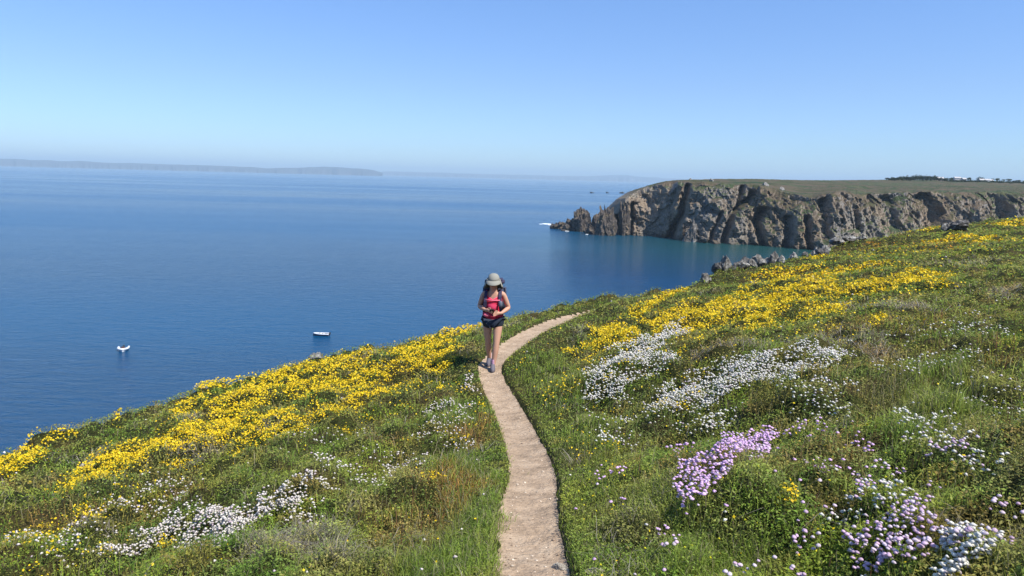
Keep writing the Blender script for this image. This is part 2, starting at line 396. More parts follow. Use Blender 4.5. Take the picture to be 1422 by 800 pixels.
GUL = [  # gullies: list of (u, height fraction), half width px, depth m
 ([(862, 1.0), (861, .5), (862, 0)], 3.0, 9), ([(877, .72), (878, .4), (876, 0)], 3.2, 9), ([(956, .98), (951, .7), (948, .45), (938, .2), (931, 0)], 5.5, 20),
 ([(1001, .5), (990, .2), (985, 0)], 3.5, 8), ([(1032, .97), (1026, .72), (1024, .6)], 4.5, 10), ([(1046, .85), (1036, .72), (1016, .5), (1010, .25), (1004, 0)], 5.0, 14),
 ([(1062, .62), (1052, .4), (1057, .2), (1062, 0)], 6.5, 14), ([(1098, .55), (1100, .3), (1094, 0)], 7, 12), ([(1122, .6), (1126, .2), (1130, 0)], 5, 10),
 ([(1146, .9), (1149, .5), (1152, .2)], 8, 12), ([(1188, .7), (1193, .4)], 5, 6), ([(1232, .9), (1244, .4)], 9, 9), ([(1284, .95), (1304, .6), (1296, .2)], 15, 12), ([(1338, .6), (1340, .4)], 5, 6), ([(1378, .95), (1392, .5)], 13, 11), ([(1460, 1), (1460, 0)], 10, 12), ([(1530, 1), (1520, 0)], 12, 14)]
fr = np.linspace(-.08, 1, nf)
V = np.empty((nf+npl, len(uu), 3)); U2 = np.broadcast_to(uu, (nf, len(uu)))
H2 = fr[:, None]
Hh = (Tp[:, 2]-SEA)
zz = SEA+H2*Hh
hf = np.clip(fr, 0, 1)
prof = (.55*hf+.45*hf**3)                       # steep foot, rounding back at the brow
base = Wp[None]+(Tp-Wp)[None]*prof[:, None, None]
base[..., 2] = zz
d = np.zeros((nf, len(uu)))
sx_, sy_, sz_ = base[..., 0], base[..., 1], base[..., 2]
env = sm(-.05, .05, fr)[:, None]*0+1
lean = sz_*.35
d += 9*fbm(sx_*.011, .5, sz_*.006, 3)+4.5*ridge((sx_+lean)*.022, sy_*.01, sz_*.012, 4)-3
d += 3.4*ridge((sx_+lean)*.075, sy_*.03, sz_*.05+3, 4)
d += 1.7*ridge((sx_-sz_*.6)*.12+5, sy_*.05, sz_*.16, 3)
wvx = sx_+3*noise3(sx_*.05, sz_*.05, 9.)
cv1, cd1 = worley((wvx+lean)*.055, sy_*.03, (sz_-wvx*.25)*.045, 3); cv2, cd2 = worley((wvx+lean)*.15, sy_*.08, (sz_-wvx*.3)*.11, 7); cv3, cd3 = worley(wvx*.42, sy_*.2, (sz_-wvx*.3)*.4, 11)
d += 6.5*(cv1-.5)-2.0*cd1+3.4*(cv2-.5)-1.6*cd2+1.5*(cv3-.5)
for pts, hwid, dep in GUL:
    pts = np.array(sorted(pts, key=lambda p: p[1]))
    uc = np.interp(hf, pts[:, 1], pts[:, 0])+1.2*fbm(hf*9, pts[0, 0], 0, 2)
    lo, hi = pts[0, 1], pts[-1, 1]
    ev = sm(lo-.12, lo+.02, hf)*(1-sm(hi-.02, hi+.06, hf))
    x = (uu[None]-uc[:, None])/hwid
    # asymmetric notch: steep wall on the side away from the sun
    d -= 1.35*dep*ev[:, None]*np.exp(-np.abs(np.where(x > 0, x*1.5, x*.9))**2.6)
fade = (1-sm(.9, 1.0, hf))[:, None]*.8+.2
nd = np.array([-.18, -1.0])/np.hypot(.18, 1)
V[:nf] = base
V[:nf, :, 0] += nd[0]*d*fade; V[:nf, :, 1] += nd[1]*d*fade
V[:nf, :, 2] += (2.2*ridge(sx_*.06, sy_*.06, sz_*.03, 3)*sm(.35, .8, hf)[:, None])*(1-.4*sm(.96, 1, hf)[:, None])
last = V[nf-1].copy()
last_s = np.stack([np.convolve(np.pad(last[:, k2], 40, mode='edge'), np.ones(81)/81, 'valid') for k2 in range(3)], -1)
pf = np.linspace(0, 1, npl+1)[1:]**1.5
for i, p in enumerate(pf):
    q_ = float(sm(0, .10, p)); lq = last*(1-q_)+last_s*q_
    tgt = lq+(Kp-lq)*p
    bump_ = np.where(uu < 1000, 1.6, .8)*ridge(tgt[:, 0]*.05, tgt[:, 1]*.05, 7, 3)*(.5-.3*p)+.9*fbm(tgt[:, 0]*.02, tgt[:, 1]*.02, 1.0, 4)*(1-p)*1.5+.5*noise3(tgt[:, 0]*.12, tgt[:, 1]*.12, 4)*(1-.7*p)
    tgt[:, 2] += bump_*sm(0, .1, p)
    V[nf+i] = tgt
# land behind the skyline
back = V[-1].copy(); b2_ = back.copy(); b2_[:, 1] += 60; b2_[:, 2] -= 3
b3_ = back.copy(); b3_[:, 1] += 260; b3_[:, 2] = SEA-3
Vall = np.concatenate([V, b2_[None], b3_[None]])
# close the seaward end
hm = mat('cliff_rock', rough=.92, spec=.15); q = NT(hm)
c = q.coord(); cz = q.coord((1, 1, .45), rot=(0, .3, 0))
n1 = q.noise(cz, .03, 10, .68); n2 = q.noise(cz, .16, 10, .72, .6); n3 = q.noise(c, .014, 9, .62, .8); n4 = q.noise(c, .6, 8, .7)
rk = q.ramp(n2, [(.32, (.055, .052, .05)), (.42, (.16, .145, .13)), (.52, (.28, .255, .225)), (.62, (.36, .325, .28)), (.75, (.52, .48, .42))])
och = q.ramp(n1, [(.35, (.17, .175, .19)), (.48, (.24, .195, .14)), (.58, (.26, .165, .085)), (.7, (.22, .18, .08))])
m1 = q.mix(.55, rk, och, 'MIX'); 
fleck = q.ramp(n4, [(.35, (.5, .5, .5)), (.6, (1.15, 1.15, 1.15))]); m1b = q.mix(.9, m1, fleck, 'MULTIPLY')
geo = q.add('ShaderNodeNewGeometry'); sp = q.add('ShaderNodeSeparateXYZ'); q.link(geo, 'Normal', sp, 0)
pz = q.add('ShaderNodeSeparateXYZ'); q.link(geo, 'Position', pz, 0)
# dark tidal band
td = q.add('ShaderNodeMapRange', ins={1: -49.5, 2: -45.0, 3: .45, 4: 1.0}); q.link(pz, 2, td, 0)
tdm = q.mix(1.0, m1b, (td, 0), 'MULTIPLY')
# turf where it lies flat and high up
hmx = q.add('ShaderNodeMath', operation='MULTIPLY_ADD'); q.link(pz, 2, hmx, 0); hmx.inputs[1].default_value = .006; hmx.inputs[2].default_value = .15
ad = q.add('ShaderNodeMath', operation='ADD'); q.link(sp, 2, ad, 0); q.link(hmx, 0, ad, 1)
ex = q.add('ShaderNodeMapRange', ins={1: 90.0, 2: 215.0, 3: -.42, 4: 0.0}); q.link(pz, 0, ex, 0); ad3 = q.add('ShaderNodeMath', operation='ADD'); q.link(ad, 0, ad3, 0); q.link(ex, 0, ad3, 1)
ad2 = q.add('ShaderNodeMath', operation='MULTIPLY_ADD'); q.link(n2, 0, ad2, 0); ad2.inputs[1].default_value = .6; q.link(ad3, 0, ad2, 2)
tf = q.ramp(ad2, [(.86, (0, 0, 0)), (1.0, (1, 1, 1))])
tg = q.ramp(n3, [(.35, (.03, .055, .02)), (.44, (.075, .075, .035)), (.50, (.13, .095, .065)), (.54, (.035, .06, .022)), (.60, (.10, .105, .05)), (.68, (.05, .05, .03))])
tgn = q.mix(.6, tg, fleck, 'MULTIPLY')
m3 = q.mix(tf, tdm, tgn); q.color(m3)
bb = q.bump(n2, 1.0, 2.2); q.bump(n4, .8, .5, bb)
head = mesh_np('headland', Vall.reshape(-1, 3), grid_faces(len(Vall), len(uu)), hm)
tag(head, 'rocky headland of brown grey cliffs with green heath on top across the bay', kind='structure')
def head_top(u, p):
    """point on the plateau: column by photo bearing, p = 0 brow .. 1 skyline"""
    j = int(round((u-uu[0])/(uu[-1]-uu[0])*(len(uu)-1))); i = nf-1+int(round(p**(1/1.5)*npl))
    return Vall[min(i, nf+npl-1), j]
# ------------------------------------------------------------------ rocks
def rock_mesh(seed, sub=4, cuts=16, rough=.08, squash=(1, 1, 1), spiky=0, stretch=0):
    r = np.random.default_rng(seed)
    bm = bmesh.new(); bmesh.ops.create_icosphere(bm, subdivisions=sub, radius=1)
    co = np.array([v.co[:] for v in bm.verts])
    nd_ = r.normal(size=(cuts, 3)); nd_ /= np.linalg.norm(nd_, axis=1)[:, None]
    off = r.uniform(.5, .82, cuts)
    for a, o in zip(nd_, off):
        e = co@a-o; co = co-np.where(e > 0, e, 0)[:, None]*a*.92
    nn = co/np.linalg.norm(co, axis=1)[:, None]
    if spiky:
        s = np.maximum(0, ridge(co[:, 0]*1.7+seed, co[:, 1]*1.7, co[:, 2]*.6, 3)-.6)
        co[:, 2] += spiky*.55*s*np.maximum(0, nn[:, 2]+.3)
    co += nn*(rough*ridge(co[:, 0]*2+seed, co[:, 1]*2, co[:, 2]*2, 4)-rough)[:, None]
    co *= np.array(squash)
    for v, c_ in zip(bm.verts, co): v.co = c_
    return bm
def rock_mat(name, dark, mid, light, scale=1.0, lichen=(.42, .40, .34), lich_pos=.6):
    m = mat(name, rough=.92, spec=.15); q = NT(m)
    c = q.coord(); n1 = q.noise(c, 2.2*scale, 9, .7); n2 = q.noise(c, 9*scale, 8, .7); n3 = q.noise(c, 1.3*scale, 6, .65, .5)
    r = q.ramp(n1, [(.3, dark), (.52, mid), (.72, light)])
    lf = q.ramp(n3, [(lich_pos-.06, (0, 0, 0)), (lich_pos+.03, (1, 1, 1))])
    m1 = q.mix(lf, r, lichen)
    f = q.ramp(n2, [(.3, (.6, .6, .6)), (.65, (1.15, 1.15, 1.15))]); m2 = q.mix(.8, m1, f, 'MULTIPLY'); q.color(m2)
    bb = q.bump(n1, .9, .25/scale); q.bump(n2, .7, .06/scale, bb); return m
STACK = rock_mat('stack_rock', (.035, .03, .028), (.12, .10, .085), (.23, .19, .155), .09, (.22, .165, .09), .6)
def sea_rock(name, u, vb, vt, wpx, label, seed, depth=None, group=None, spiky=.5, deep=.8, m=STACK, sub=5, squash_low=False):
    b = on_sea(np.array(u), np.array(vb))
    if depth: b = at(np.array(u), np.array(vb), depth)
    D = b@CF; H = (vb-vt)*D/FPX; W = wpx*D/FPX/2
    bm = rock_mesh(seed, sub, 14, .11, spiky=spiky)
    co_ = np.array([v.co[:] for v in bm.verts]); v_, d_ = worley(co_[:, 0]*2.3+seed, co_[:, 1]*2.3, co_[:, 2]*1.6, 2); w_2, _d = worley(co_[:, 0]*5+seed, co_[:, 1]*5, co_[:, 2]*3.5, 4)
    co_ *= (1+.30*(v_-.5)-.10*d_+.12*(w_2-.5))[:, None]
    for vv, cc_ in zip(bm.verts, co_): vv.co = cc_
    zs = np.array([v.co.z for v in bm.verts]); xs = np.array([v.co.x for v in bm.verts])
    top = zs.max(); xm = np.abs(xs).max()
    for v in bm.verts:
        v.co.x *= W/xm; v.co.y *= W/xm*deep
        v.co.z = v.co.z/top*H if v.co.z > 0 else v.co.z*H*.35
    o = mesh_bm(name, bm, m); o.location = b+np.array([0, W*deep*.6, -.4])
    return tag(o, label, 'rock', group)
IS = 'rocks off the tip of the headland'
sea_rock('sea_rock', 777, 318, 307, 30, 'lowest dark rock with white surf at the seaward tip of the headland', 3, group=IS, spiky=.25)
sea_rock('sea_rock', 795, 321, 303, 40, 'low flat brown rock shelf below the jagged stacks', 8, group=IS, spiky=.3)
sea_rock('sea_rock', 809, 322, 286, 36, 'jagged rock stack on the seaward side of the gap in the stacks', 12, group=IS, spiky=.12)
sea_rock('sea_rock', 828, 325, 293, 36, 'brown rock ridge between the two tallest stacks', 21, group=IS, spiky=.25)
sea_rock('sea_rock', 845, 327.5, 283, 38, 'tall brown rock stack nearest the headland cliff', 33, group=IS, spiky=.25)
sea_rock('sea_rock', 866, 327, 276, 20, 'narrow dark rock tower against the end of the headland cliff', 37, group=IS, spiky=.2)
sea_rock('sea_rock', 960, 336, 300, 26, 'whitish streaked rock buttress at the foot of the cliff beside the dark cleft', 41, group=IS, spiky=.2,
         m=rock_mat('white_streaked_rock', (.08, .075, .07), (.17, .155, .14), (.30, .28, .26), .09, (.50, .48, .46), .58))
SK = 'low rocks far out in the sea beyond the headland'
DK = rock_mat('wet_dark_rock', (.03, .03, .032), (.06, .058, .055), (.10, .095, .09), .05, (.09, .085, .08), .7)
for i, (u_, vb_, vt_, w_, lb) in enumerate([(822, 268.2, 266.3, 8, 'leftmost tiny low rock far out at sea'), (843, 268.2, 266.2, 6, 'second tiny low rock far out at sea, right of the leftmost'),
        (864, 268.6, 266.2, 9, 'third low rock far out at sea, left of the largest one'), (878, 269, 264.6, 15, 'largest of the low rocks far out at sea, beside the headland')]):
    sea_rock('skerry', u_, vb_, vt_, w_, lb, 50+i, group=SK, spiky=.3, m=DK, sub=4)
# surf at the tip
fm = mat('surf', (.8, .84, .86), rough=.8)
def surf(u, v, w_, h_, seed):
    r = np.random.default_rng(seed); cpt = on_sea(np.array(u), np.array(v)); D = cpt@CF
    k_ = 26; a = np.linspace(0, 2*math.pi, k_, endpoint=False); rad = 1+.5*noise3(np.cos(a)*1.4, np.sin(a)*1.4, seed)
    x = np.cos(a)*rad*w_/2*D/FPX; y = np.sin(a)*rad*h_/2*D/FPX*D/50*.9
    return cpt, x, y, k_
sv_ = []; sf_ = []
for u_, v_, w_, h_, sd_ in [(759, 311, 13, 1.6, 1), (751, 311.3, 5, .7, 9), (763, 312.2, 6, .7, 4), (787, 321, 7, .8, 2), (815, 325.6, 4, .4, 3)]:
    cpt, x, y, k_ = surf(u_, v_, w_, h_, sd_); b0 = len(sv_)
    sv_.append(cpt+[0, 0, .35])
    for i in range(k_): sv_.append(cpt+[x[i], y[i], .05])
    for i in range(k_): sf_.append((b0, b0+1+i, b0+1+(i+1) % k_))
tag(mesh_np('surf_foam', np.array(sv_), np.array(sf_), fm, smooth=True), 'white surf foam round the foot of the rocks', kind='stuff')
# ------------------------------------------------------------------ distant coasts
cm = mat('far_coast_land', rough=.95); q = NT(cm); c = q.coord((1, 1, 3)); n1 = q.noise(c, .0035, 8, .65)
geo = q.add('ShaderNodeNewGeometry'); sp = q.add('ShaderNodeSeparateXYZ'); q.link(geo, 'Normal', sp, 0)
tf = q.ramp(sp, [(.55, (0, 0, 0)), (.75, (1, 1, 1))], fo=2)
m1 = q.mix(tf, q.ramp(n1, [(.4, (.04, .048, .065)), (.62, (.10, .10, .12)), (.74, (.36, .33, .33))]), q.ramp(n1, [(.4, (.035, .045, .055)), (.6, (.055, .065, .07))])); q.color(m1)
def coast(tab, dist, depth_, label, seed):
    tab = np.array(tab, float); u_ = np.linspace(tab[0, 0], tab[-1, 0], 500); v_ = np.interp(u_, tab[:, 0], tab[:, 1])
    T_ = at(u_, v_, dist); h_ = np.maximum(T_[:, 2]-SEA, 2)
    h_ = h_*(1+.10*fbm(u_*.03, seed, 0, 4))
    rows_ = []
    for f, hh in [(0, -.1), (.03, .35), (.06, .62), (.12, .75), (.4, .92), (1, 1), (1.6, .7), (2.2, -.1)]:
        P_ = T_.copy(); P_[:, :2] *= (1+depth_*(f-1)/dist)
        P_[:, 1] += depth_*.12*fbm(u_*.05, seed+f, 0, 4)*(1 if f < .5 else .3)
        P_[:, 2] = SEA+h_*hh; rows_.append(P_)
    R3 = np.array(rows_); return tag(mesh_np('far_coast', R3.reshape(-1, 3), grid_faces(len(R3), 500), cm), label, kind='structure')
coast([(-200, 216), (-60, 218), (0, 220.5), (90, 223.3), (180, 226.5), (260, 228.7), (330, 231.2), (370, 233.5), (400, 233), (430, 232), (470, 232), (500, 234), (520, 236.8), (531, 240)], 25000, 2500, 'low distant coast with a pale cliff on the left horizon', 1)
coast([(480, 240.5), (540, 238), (600, 239.5), (660, 241.5), (720, 242.5), (780, 244.5), (830, 244.3), (870, 242.8), (900, 246), (960, 249.5)], 38000, 2500, 'faint far coast fading into haze on the middle horizon', 5)
# ------------------------------------------------------------------ woods and houses on the plateau
tm = leafy('far_foliage', .1, .9)
def crown(center, rx, rz, nleaf, seed, col, size):
    r = np.random.default_rng(seed)
    nb = 7; bc = r.normal(size=(nb, 3))*[rx*.45, rx*.45, rz*.32]; bc[:, 2] = np.abs(bc[:, 2])
    idx = r.integers(0, nb, nleaf); dv = r.normal(size=(nleaf, 3)); dv /= np.linalg.norm(dv, axis=1)[:, None]
    p = center+bc[idx]+dv*np.array([rx*.5, rx*.5, rz*.5])*r.uniform(.6, 1, nleaf)[:, None]
    n_ = dv+r.normal(size=(nleaf, 3))*.5; n_ /= np.linalg.norm(n_, axis=1)[:, None]
    t1 = np.cross(n_, r.normal(size=(nleaf, 3))); t1 /= np.linalg.norm(t1, axis=1)[:, None]; t2 = np.cross(n_, t1)
    s = size*r.uniform(.6, 1.3, nleaf)[:, None]
    v = np.stack([p-t1*s, p+t2*s*.7, p+t1*s, p-t2*s*.7], 1).reshape(-1, 3)
    cc = np.array(col)*r.uniform(.6, 1.4, (nleaf, 1))
    return v, np.repeat(cc, 4, 0)
GREENS = [(.03, .045, .018), (.04, .055, .02), (.025, .038, .02)]
bark = mat('bark', (.08, .06, .045), .9)
def far_tree(u, w_m, h_m, label, seed, p=.97):
    P = head_top(u, p).copy(); P[2] -= .6
    e = tag(empty('far_tree', P), label, 'tree', 'trees on the far plateau')
    v, cc = crown(np.array([0, 0, h_m*.55]), w_m/2, h_m*.55, 420, seed, GREENS[seed % 3], .55)
    mesh_np('crown', v, np.arange(len(v)).reshape(-1, 4), tm, e, cols=cc)
    bm = bmesh.new(); bmesh.ops.create_cone(bm, cap_ends=True, segments=8, radius1=.35, radius2=.15, depth=h_m*.6)
    for vv in bm.verts: vv.co.z += h_m*.3
    mesh_bm('trunk', bm, bark, e)
for u_, w_, h_, lb in [(1231, 5, 5, 'small lone dark tree at the left end of the skyline wood'), (1321, 8, 6, 'dark round tree just left of the white houses on the skyline'), (1345, 9, 7, 'dark tree between two white houses on the skyline'),
        (1362, 14, 9, 'wide dark tree above the long low white house'), (1384, 12, 8, 'dark tree right of the white houses on the skyline'), (1399, 13, 7, 'dark bushy tree near the right edge of the skyline'), (1414, 9, 6, 'last small tree at the right edge of the skyline')]:
    far_tree(u_, w_*1.05, h_*.8, lb, int(u_))
vs_, cs_ = [], []
for i, u_ in enumerate(np.arange(1236, 1316, 1.6)):
    P = head_top(u_, .9+.08*math.sin(i*1.7)).copy()
    h_ = np.interp(u_, [1236, 1255, 1280, 1300, 1316], [3.0, 5.5, 7.5, 6, 3.5])*(1+.15*math.sin(i*2.3))
    v, cc = crown(P+[0, 0, h_*.35], 4, h_*.8, 200, 900+i, GREENS[i % 3], .6); vs_.append(v); cs_.append(cc)
for i, u_ in enumerate(np.arange(1318, 1440, 2.2)):
    P = head_top(u_, .80+.05*math.sin(i*2.7)).copy(); h_ = 2.6*(1+.5*math.sin(i*1.9))
    v, cc = crown(P+[0, 0, h_*.3], 4.5, h_*.7, 110, 1900+i, GREENS[i % 3], .6); vs_.append(v); cs_.append(cc)
vv_ = np.concatenate(vs_); tag(mesh_np('far_wood', vv_, np.arange(len(vv_)).reshape(-1, 4), tm, cols=np.concatenate(cs_)), 'dark wood and hedges along the far plateau skyline', kind='stuff')
hw_m = mat('white_render', (.55, .55, .54), .8); hr_m = mat('slate_roof', (.16, .17, .19), .7); hg_m = mat('dark_glass', (.04, .05, .06), .2); hr2 = mat('pale_roof', (.45, .43, .42), .8)
def box(bm, x0, x1, y0, y1, z0, z1):
    vs = [bm.verts.new(c) for c in ((x0, y0, z0), (x1, y0, z0), (x1, y1, z0), (x0, y1, z0), (x0, y0, z1), (x1, y0, z1), (x1, y1, z1), (x0, y1, z1))]
    for f in ((3, 2, 1, 0), (4, 5, 6, 7), (0, 1, 5, 4), (1, 2, 6, 5), (2, 3, 7, 6), (3, 0, 4, 7)): bm.faces.new([vs[i] for i in f])
def far_house(u, w_, d_, h_, label, rz=0, p=.95, rm=hr_m, lift=0):
    P = head_top(u, p).copy(); P[2] += -.5+lift
    e = tag(empty('far_house', P, rz), label, 'house', 'white houses on the far skyline')
    bm = bmesh.new(); box(bm, -w_/2, w_/2, -d_/2, d_/2, -2.0-lift, h_)
    a = [bm.verts.new(c) for c in ((-w_/2, -d_/2, h_), (-w_/2, d_/2, h_), (-w_/2, 0, h_+d_*.32))]; bm.faces.new(a)
    a = [bm.verts.new(c) for c in ((w_/2, -d_/2, h_), (w_/2, 0, h_+d_*.32), (w_/2, d_/2, h_))]; bm.faces.new(a)
    mesh_bm('wall', bm, hw_m, e)
    bm = bmesh.new(); rh = d_*.32; o_ = .4
    pts = [(-w_/2-o_, -d_/2-o_, h_-.25), (w_/2+o_, -d_/2-o_, h_-.25), (w_/2+o_, 0, h_+rh+.05), (-w_/2-o_, 0, h_+rh+.05), (-w_/2-o_, d_/2+o_, h_-.25), (w_/2+o_, d_/2+o_, h_-.25)]
    lo = [bm.verts.new(c) for c in pts]; hi = [bm.verts.new((c[0], c[1], c[2]+.25)) for c in pts]
    for f in ((0, 1, 2, 3), (3, 2, 5, 4)):
        bm.faces.new([hi[i] for i in f]); bm.faces.new([lo[i] for i in f[::-1]])
    for a_, b_ in ((0, 1), (1, 2), (2, 5), (5, 4), (4, 3), (3, 0)): bm.faces.new([lo[a_], lo[b_], hi[b_], hi[a_]])
    rf = mesh_bm('roof', bm, rm, e)
    bm = bmesh.new(); box(bm, w_/2-1.2, w_/2-.4, -.4, .4, h_+rh*.5, h_+rh+1.0); mesh_bm('chimney', bm, hw_m, rf)
    nw = max(2, int(w_/3.2))
    for i in range(nw):
        x = -w_/2+(i+.5)*w_/nw; bm = bmesh.new(); box(bm, x-.5, x+.5, -d_/2-.03, -d_/2+.1, h_*.35, h_*.75); mesh_bm('window', bm, hg_m, e)
far_house(1305, 11, 6, 3.0, 'white house at the right end of the skyline wood', .15, .93, hr2, 1.0)
far_house(1329, 10, 6, 3.4, 'taller white house just right of the dark round skyline tree', -.1, .93, hr2, 1.5)
far_house(1338, 7, 5, 2.8, 'small white house tucked beside the taller skyline house', .2, .92, hr2, 1.2)
far_house(1366, 17, 6, 2.2, 'long low white house under the wide skyline tree', .0, .85, hr2, 1.0)
far_house(1375, 7, 5, 2.0, 'small pale house at the right end of the long low white house', .1, .84, hr2, .8)
# pale rocks lying on the plateau edge
PB = rock_mat('pale_boulder', (.16, .15, .14), (.27, .25, .23), (.38, .37, .35), .3, (.40, .39, .36), .6)
for i, (u_, p_, s_, lb) in enumerate([(958, .25, 2.2, 'dark knob of rock on the headland brow above the long cleft'), (988, .12, 3.0, 'pale grey boulder on the headland brow right of the cleft'), (1063, .10, 3.4, 'upright pale boulder on the green headland brow'), (1085, .06, 2.6, 'grey outcrop low on the green headland slope')]):
    P = head_top(u_, p_); bm = rock_mesh(70+i, 4, 12, .1, (s_, s_, s_*.9), .3); o = mesh_bm('headland_boulder', bm, PB); o.location = P+[0, 0, s_*.1]; tag(o, lb, 'rock', 'boulders on the headland brow')
# ------------------------------------------------------------------ sea air
hz = bpy.data.materials.new('sea_haze'); hz.use_nodes = True; hn = hz.node_tree
hn.nodes.remove(hn.nodes['Principled BSDF']); pv = hn.nodes.new('ShaderNodeVolumePrincipled'); pv.inputs['Color'].default_value = (.62, .83, 1, 1); pv.inputs['Density'].default_value = 5.4e-5
pv.inputs['Anisotropy'].default_value = .0
hn.links.new(pv.outputs[0], hn.nodes['Material Output'].inputs['Volume'])
bm = bmesh.new(); box(bm, -45000, 45000, -45000, 45000, SEA-14, 420)
o = mesh_bm('haze', bm, hz); tag(o, 'thin sea haze', kind='stuff')
# ================================================================== VEGETATION
def ell(u, v, ru, rv, slope=0.0):
    """a patch on the ground: centre and two half axes in plan, found from its bearing"""
    ca, sa = math.cos(slope), math.sin(slope)
    C_ = hit(u, v)
    if C_ is None: return None
    def off(du, dv):
        a = hit(u+du, v+dv); b = hit(u-du, v-dv)
        if a is not None and b is not None and np.linalg.norm(a-b) < 2.5*max(np.linalg.norm(a-C_), .05)*1.6: return (a-b)[:2]/2
        if a is None: return (C_-b)[:2] if b is not None else None
        return (a-C_)[:2]
    A = off(ru*ca, -ru*sa); B = off(rv*sa, rv*ca)
    if A is None or B is None: return None
    D_c = float(np.hypot(C_[0], C_[1])); A = A*min(1, ru*D_c/FPX*2.6/max(np.linalg.norm(A), 1e-6)); B = B*min(1, rv*D_c/FPX*(4.6+.12*D_c)/max(np.linalg.norm(B), 1e-6))
    Mi = np.column_stack([A, B])
    if abs(np.linalg.det(Mi)) < 1e-6: return None
    return C_[:2], np.linalg.inv(Mi)
_FR, _FA = 520, 900
_fr = np.geomspace(1.5, 160, _FR); _fa = np.linspace(-50, 50, _FA)*math.pi/180
_FX = (_fr[:, None]*np.sin(_fa)[None]).ravel(); _FY = (_fr[:, None]*np.cos(_fa)[None]).ravel(); _FC = {}
def field(patches, x, y, nf=1.6, na=.55, seed=0.0):
    key = (id(patches), nf, na, seed)
    if key not in _FC: _FC[key] = field_full(patches, _FX, _FY, nf, na, seed).reshape(_FR, _FA)
    G = _FC[key]; r_ = np.hypot(x, y); a_ = np.arctan2(x, y)
    i = np.clip(np.log(np.maximum(r_, 1.51)/1.5)/math.log(160/1.5)*(_FR-1), 0, _FR-1.001); j = np.clip((a_-_fa[0])/(_fa[-1]-_fa[0])*(_FA-1), 0, _FA-1.001)
    return G[(i+.5).astype(int), (j+.5).astype(int)]
def field_full(patches, x, y, nf=1.6, na=.55, seed=0.0):
    """0..1 cover of a species"""
    wx = x+.25*noise3(x*1.2, y*1.2, seed); wy = y+.25*noise3(x*1.2, y*1.2, seed+9)
    f = np.zeros(len(x))
    for e in patches:
        if e is None: continue
        (c0, c1), Mi = e[0], e[1]
        a = Mi[0, 0]*(wx-c0)+Mi[0, 1]*(wy-c1); b = Mi[1, 0]*(wx-c0)+Mi[1, 1]*(wy-c1)
        f = np.maximum(f, (1.25-np.sqrt(a*a+b*b)))
    nz = fbm(x*nf, y*nf, seed+3, 4)
    return np.clip((f+na*nz*.8)*2.2-.35, 0, 1)*(f > 0)
D2 = lambda L: [ell(*a) for a in L]
S = .42
YEL = D2([(30, 645, 50, 17, S), (86, 612, 25, 9, S), (165, 584, 28, 7, S), (240, 549, 20, 5, .2), (300, 540, 32, 6, .2), (131, 661, 38, 18, S), (172, 644, 40, 14, S), (221, 624, 40, 12, S), (268, 606, 36, 14, S),
 (311, 603, 36, 15, S), (262, 573, 24, 9, S), (330, 568, 52, 20, S), (375, 536, 52, 12, S), (418, 524, 60, 13, S), (472, 509, 50, 11, .3), (590, 497, 46, 20, .2), (541, 517, 50, 18, .3), (492, 536, 60, 13, .3),
 (615, 474, 48, 8, .3), (640, 463, 32, 6, .2), (611, 503, 18, 20, 0), (581, 541, 18, 8, 0), (611, 548, 12, 6, 0), (370, 590, 40, 13, .3), (450, 575, 42, 10, .3), (505, 563, 50, 8, .3), (395, 608, 32, 10, .3), (330, 635, 26, 9, .3), (215, 777, 18, 4, .3), (440, 545, 50, 16, .3),
 (931, 411, 46, 9, .3), (892, 435, 26, 10, .3), (1000, 444, 34, 13, .3), (1050, 438, 42, 11, .25), (1097, 423, 46, 10, .25), (1145, 438, 30, 8, .2), (1137, 407, 32, 7, .2), (1065, 383, 30, 5, .2), (1129, 361, 22, 4, .1), (1100, 380, 42, 5, .2),
 (1255, 395, 46, 7, .0), (1300, 402, 22, 6, -.2), (1228, 407, 20, 5, 0), (1216, 452, 15, 6, 0), (1058, 458, 25, 6, .2), (963, 456, 26, 11, .3), (1208, 341, 16, 3, 0), (1239, 367, 24, 4, 0), (1326, 334, 44, 4, .1), (1374, 333, 30, 3, .1), (1400, 315, 34, 4, .1), (1290, 322, 30, 3, .1),
 (792, 493, 15, 7, 0), (842, 465, 27, 15, .3), (836, 483, 20, 7, 0), (888, 430, 22, 8, 0), (1058, 716, 18, 7, 0), (1150, 385, 40, 5, .1), (1030, 405, 46, 6, .3), (870, 470, 20, 10, 0), (1200, 375, 40, 4, .1), (1370, 350, 30, 3, .1), (990, 430, 70, 12, .3), (1090, 410, 80, 10, .25), (1180, 408, 60, 8, .1), (1270, 385, 60, 5, .1), (1120, 392, 70, 6, .2), (930, 445, 40, 10, .3)])
_lk_red = lambda x, y: field(RED, x, y, 1.5, .6, 15)
YEL2 = D2([(260, 600, 300, 60, S), (520, 530, 130, 45, .3), (1100, 420, 230, 60, .25), (1300, 340, 140, 20, .1)])      # scattered blossom between the dense patches
WHI = D2([(1040, 525, 100, 25, .26), (1000, 548, 70, 20, .3), (930, 562, 36, 14, .3), (1120, 507, 55, 16, .1), (300, 734, 78, 17, .3), (226, 752, 50, 13, .2), (380, 712, 45, 13, .35), (432, 678, 28, 12, .3), (180, 782, 44, 10, .2), (1350, 788, 80, 24, .2), (1300, 785, 55, 18, .2), (648, 540, 26, 4, -.5), (625, 572, 20, 6, 0), (880, 497, 60, 22, .5), (925, 468, 38, 12, .4), (848, 540, 42, 13, .4), (905, 520, 40, 14, .3)])
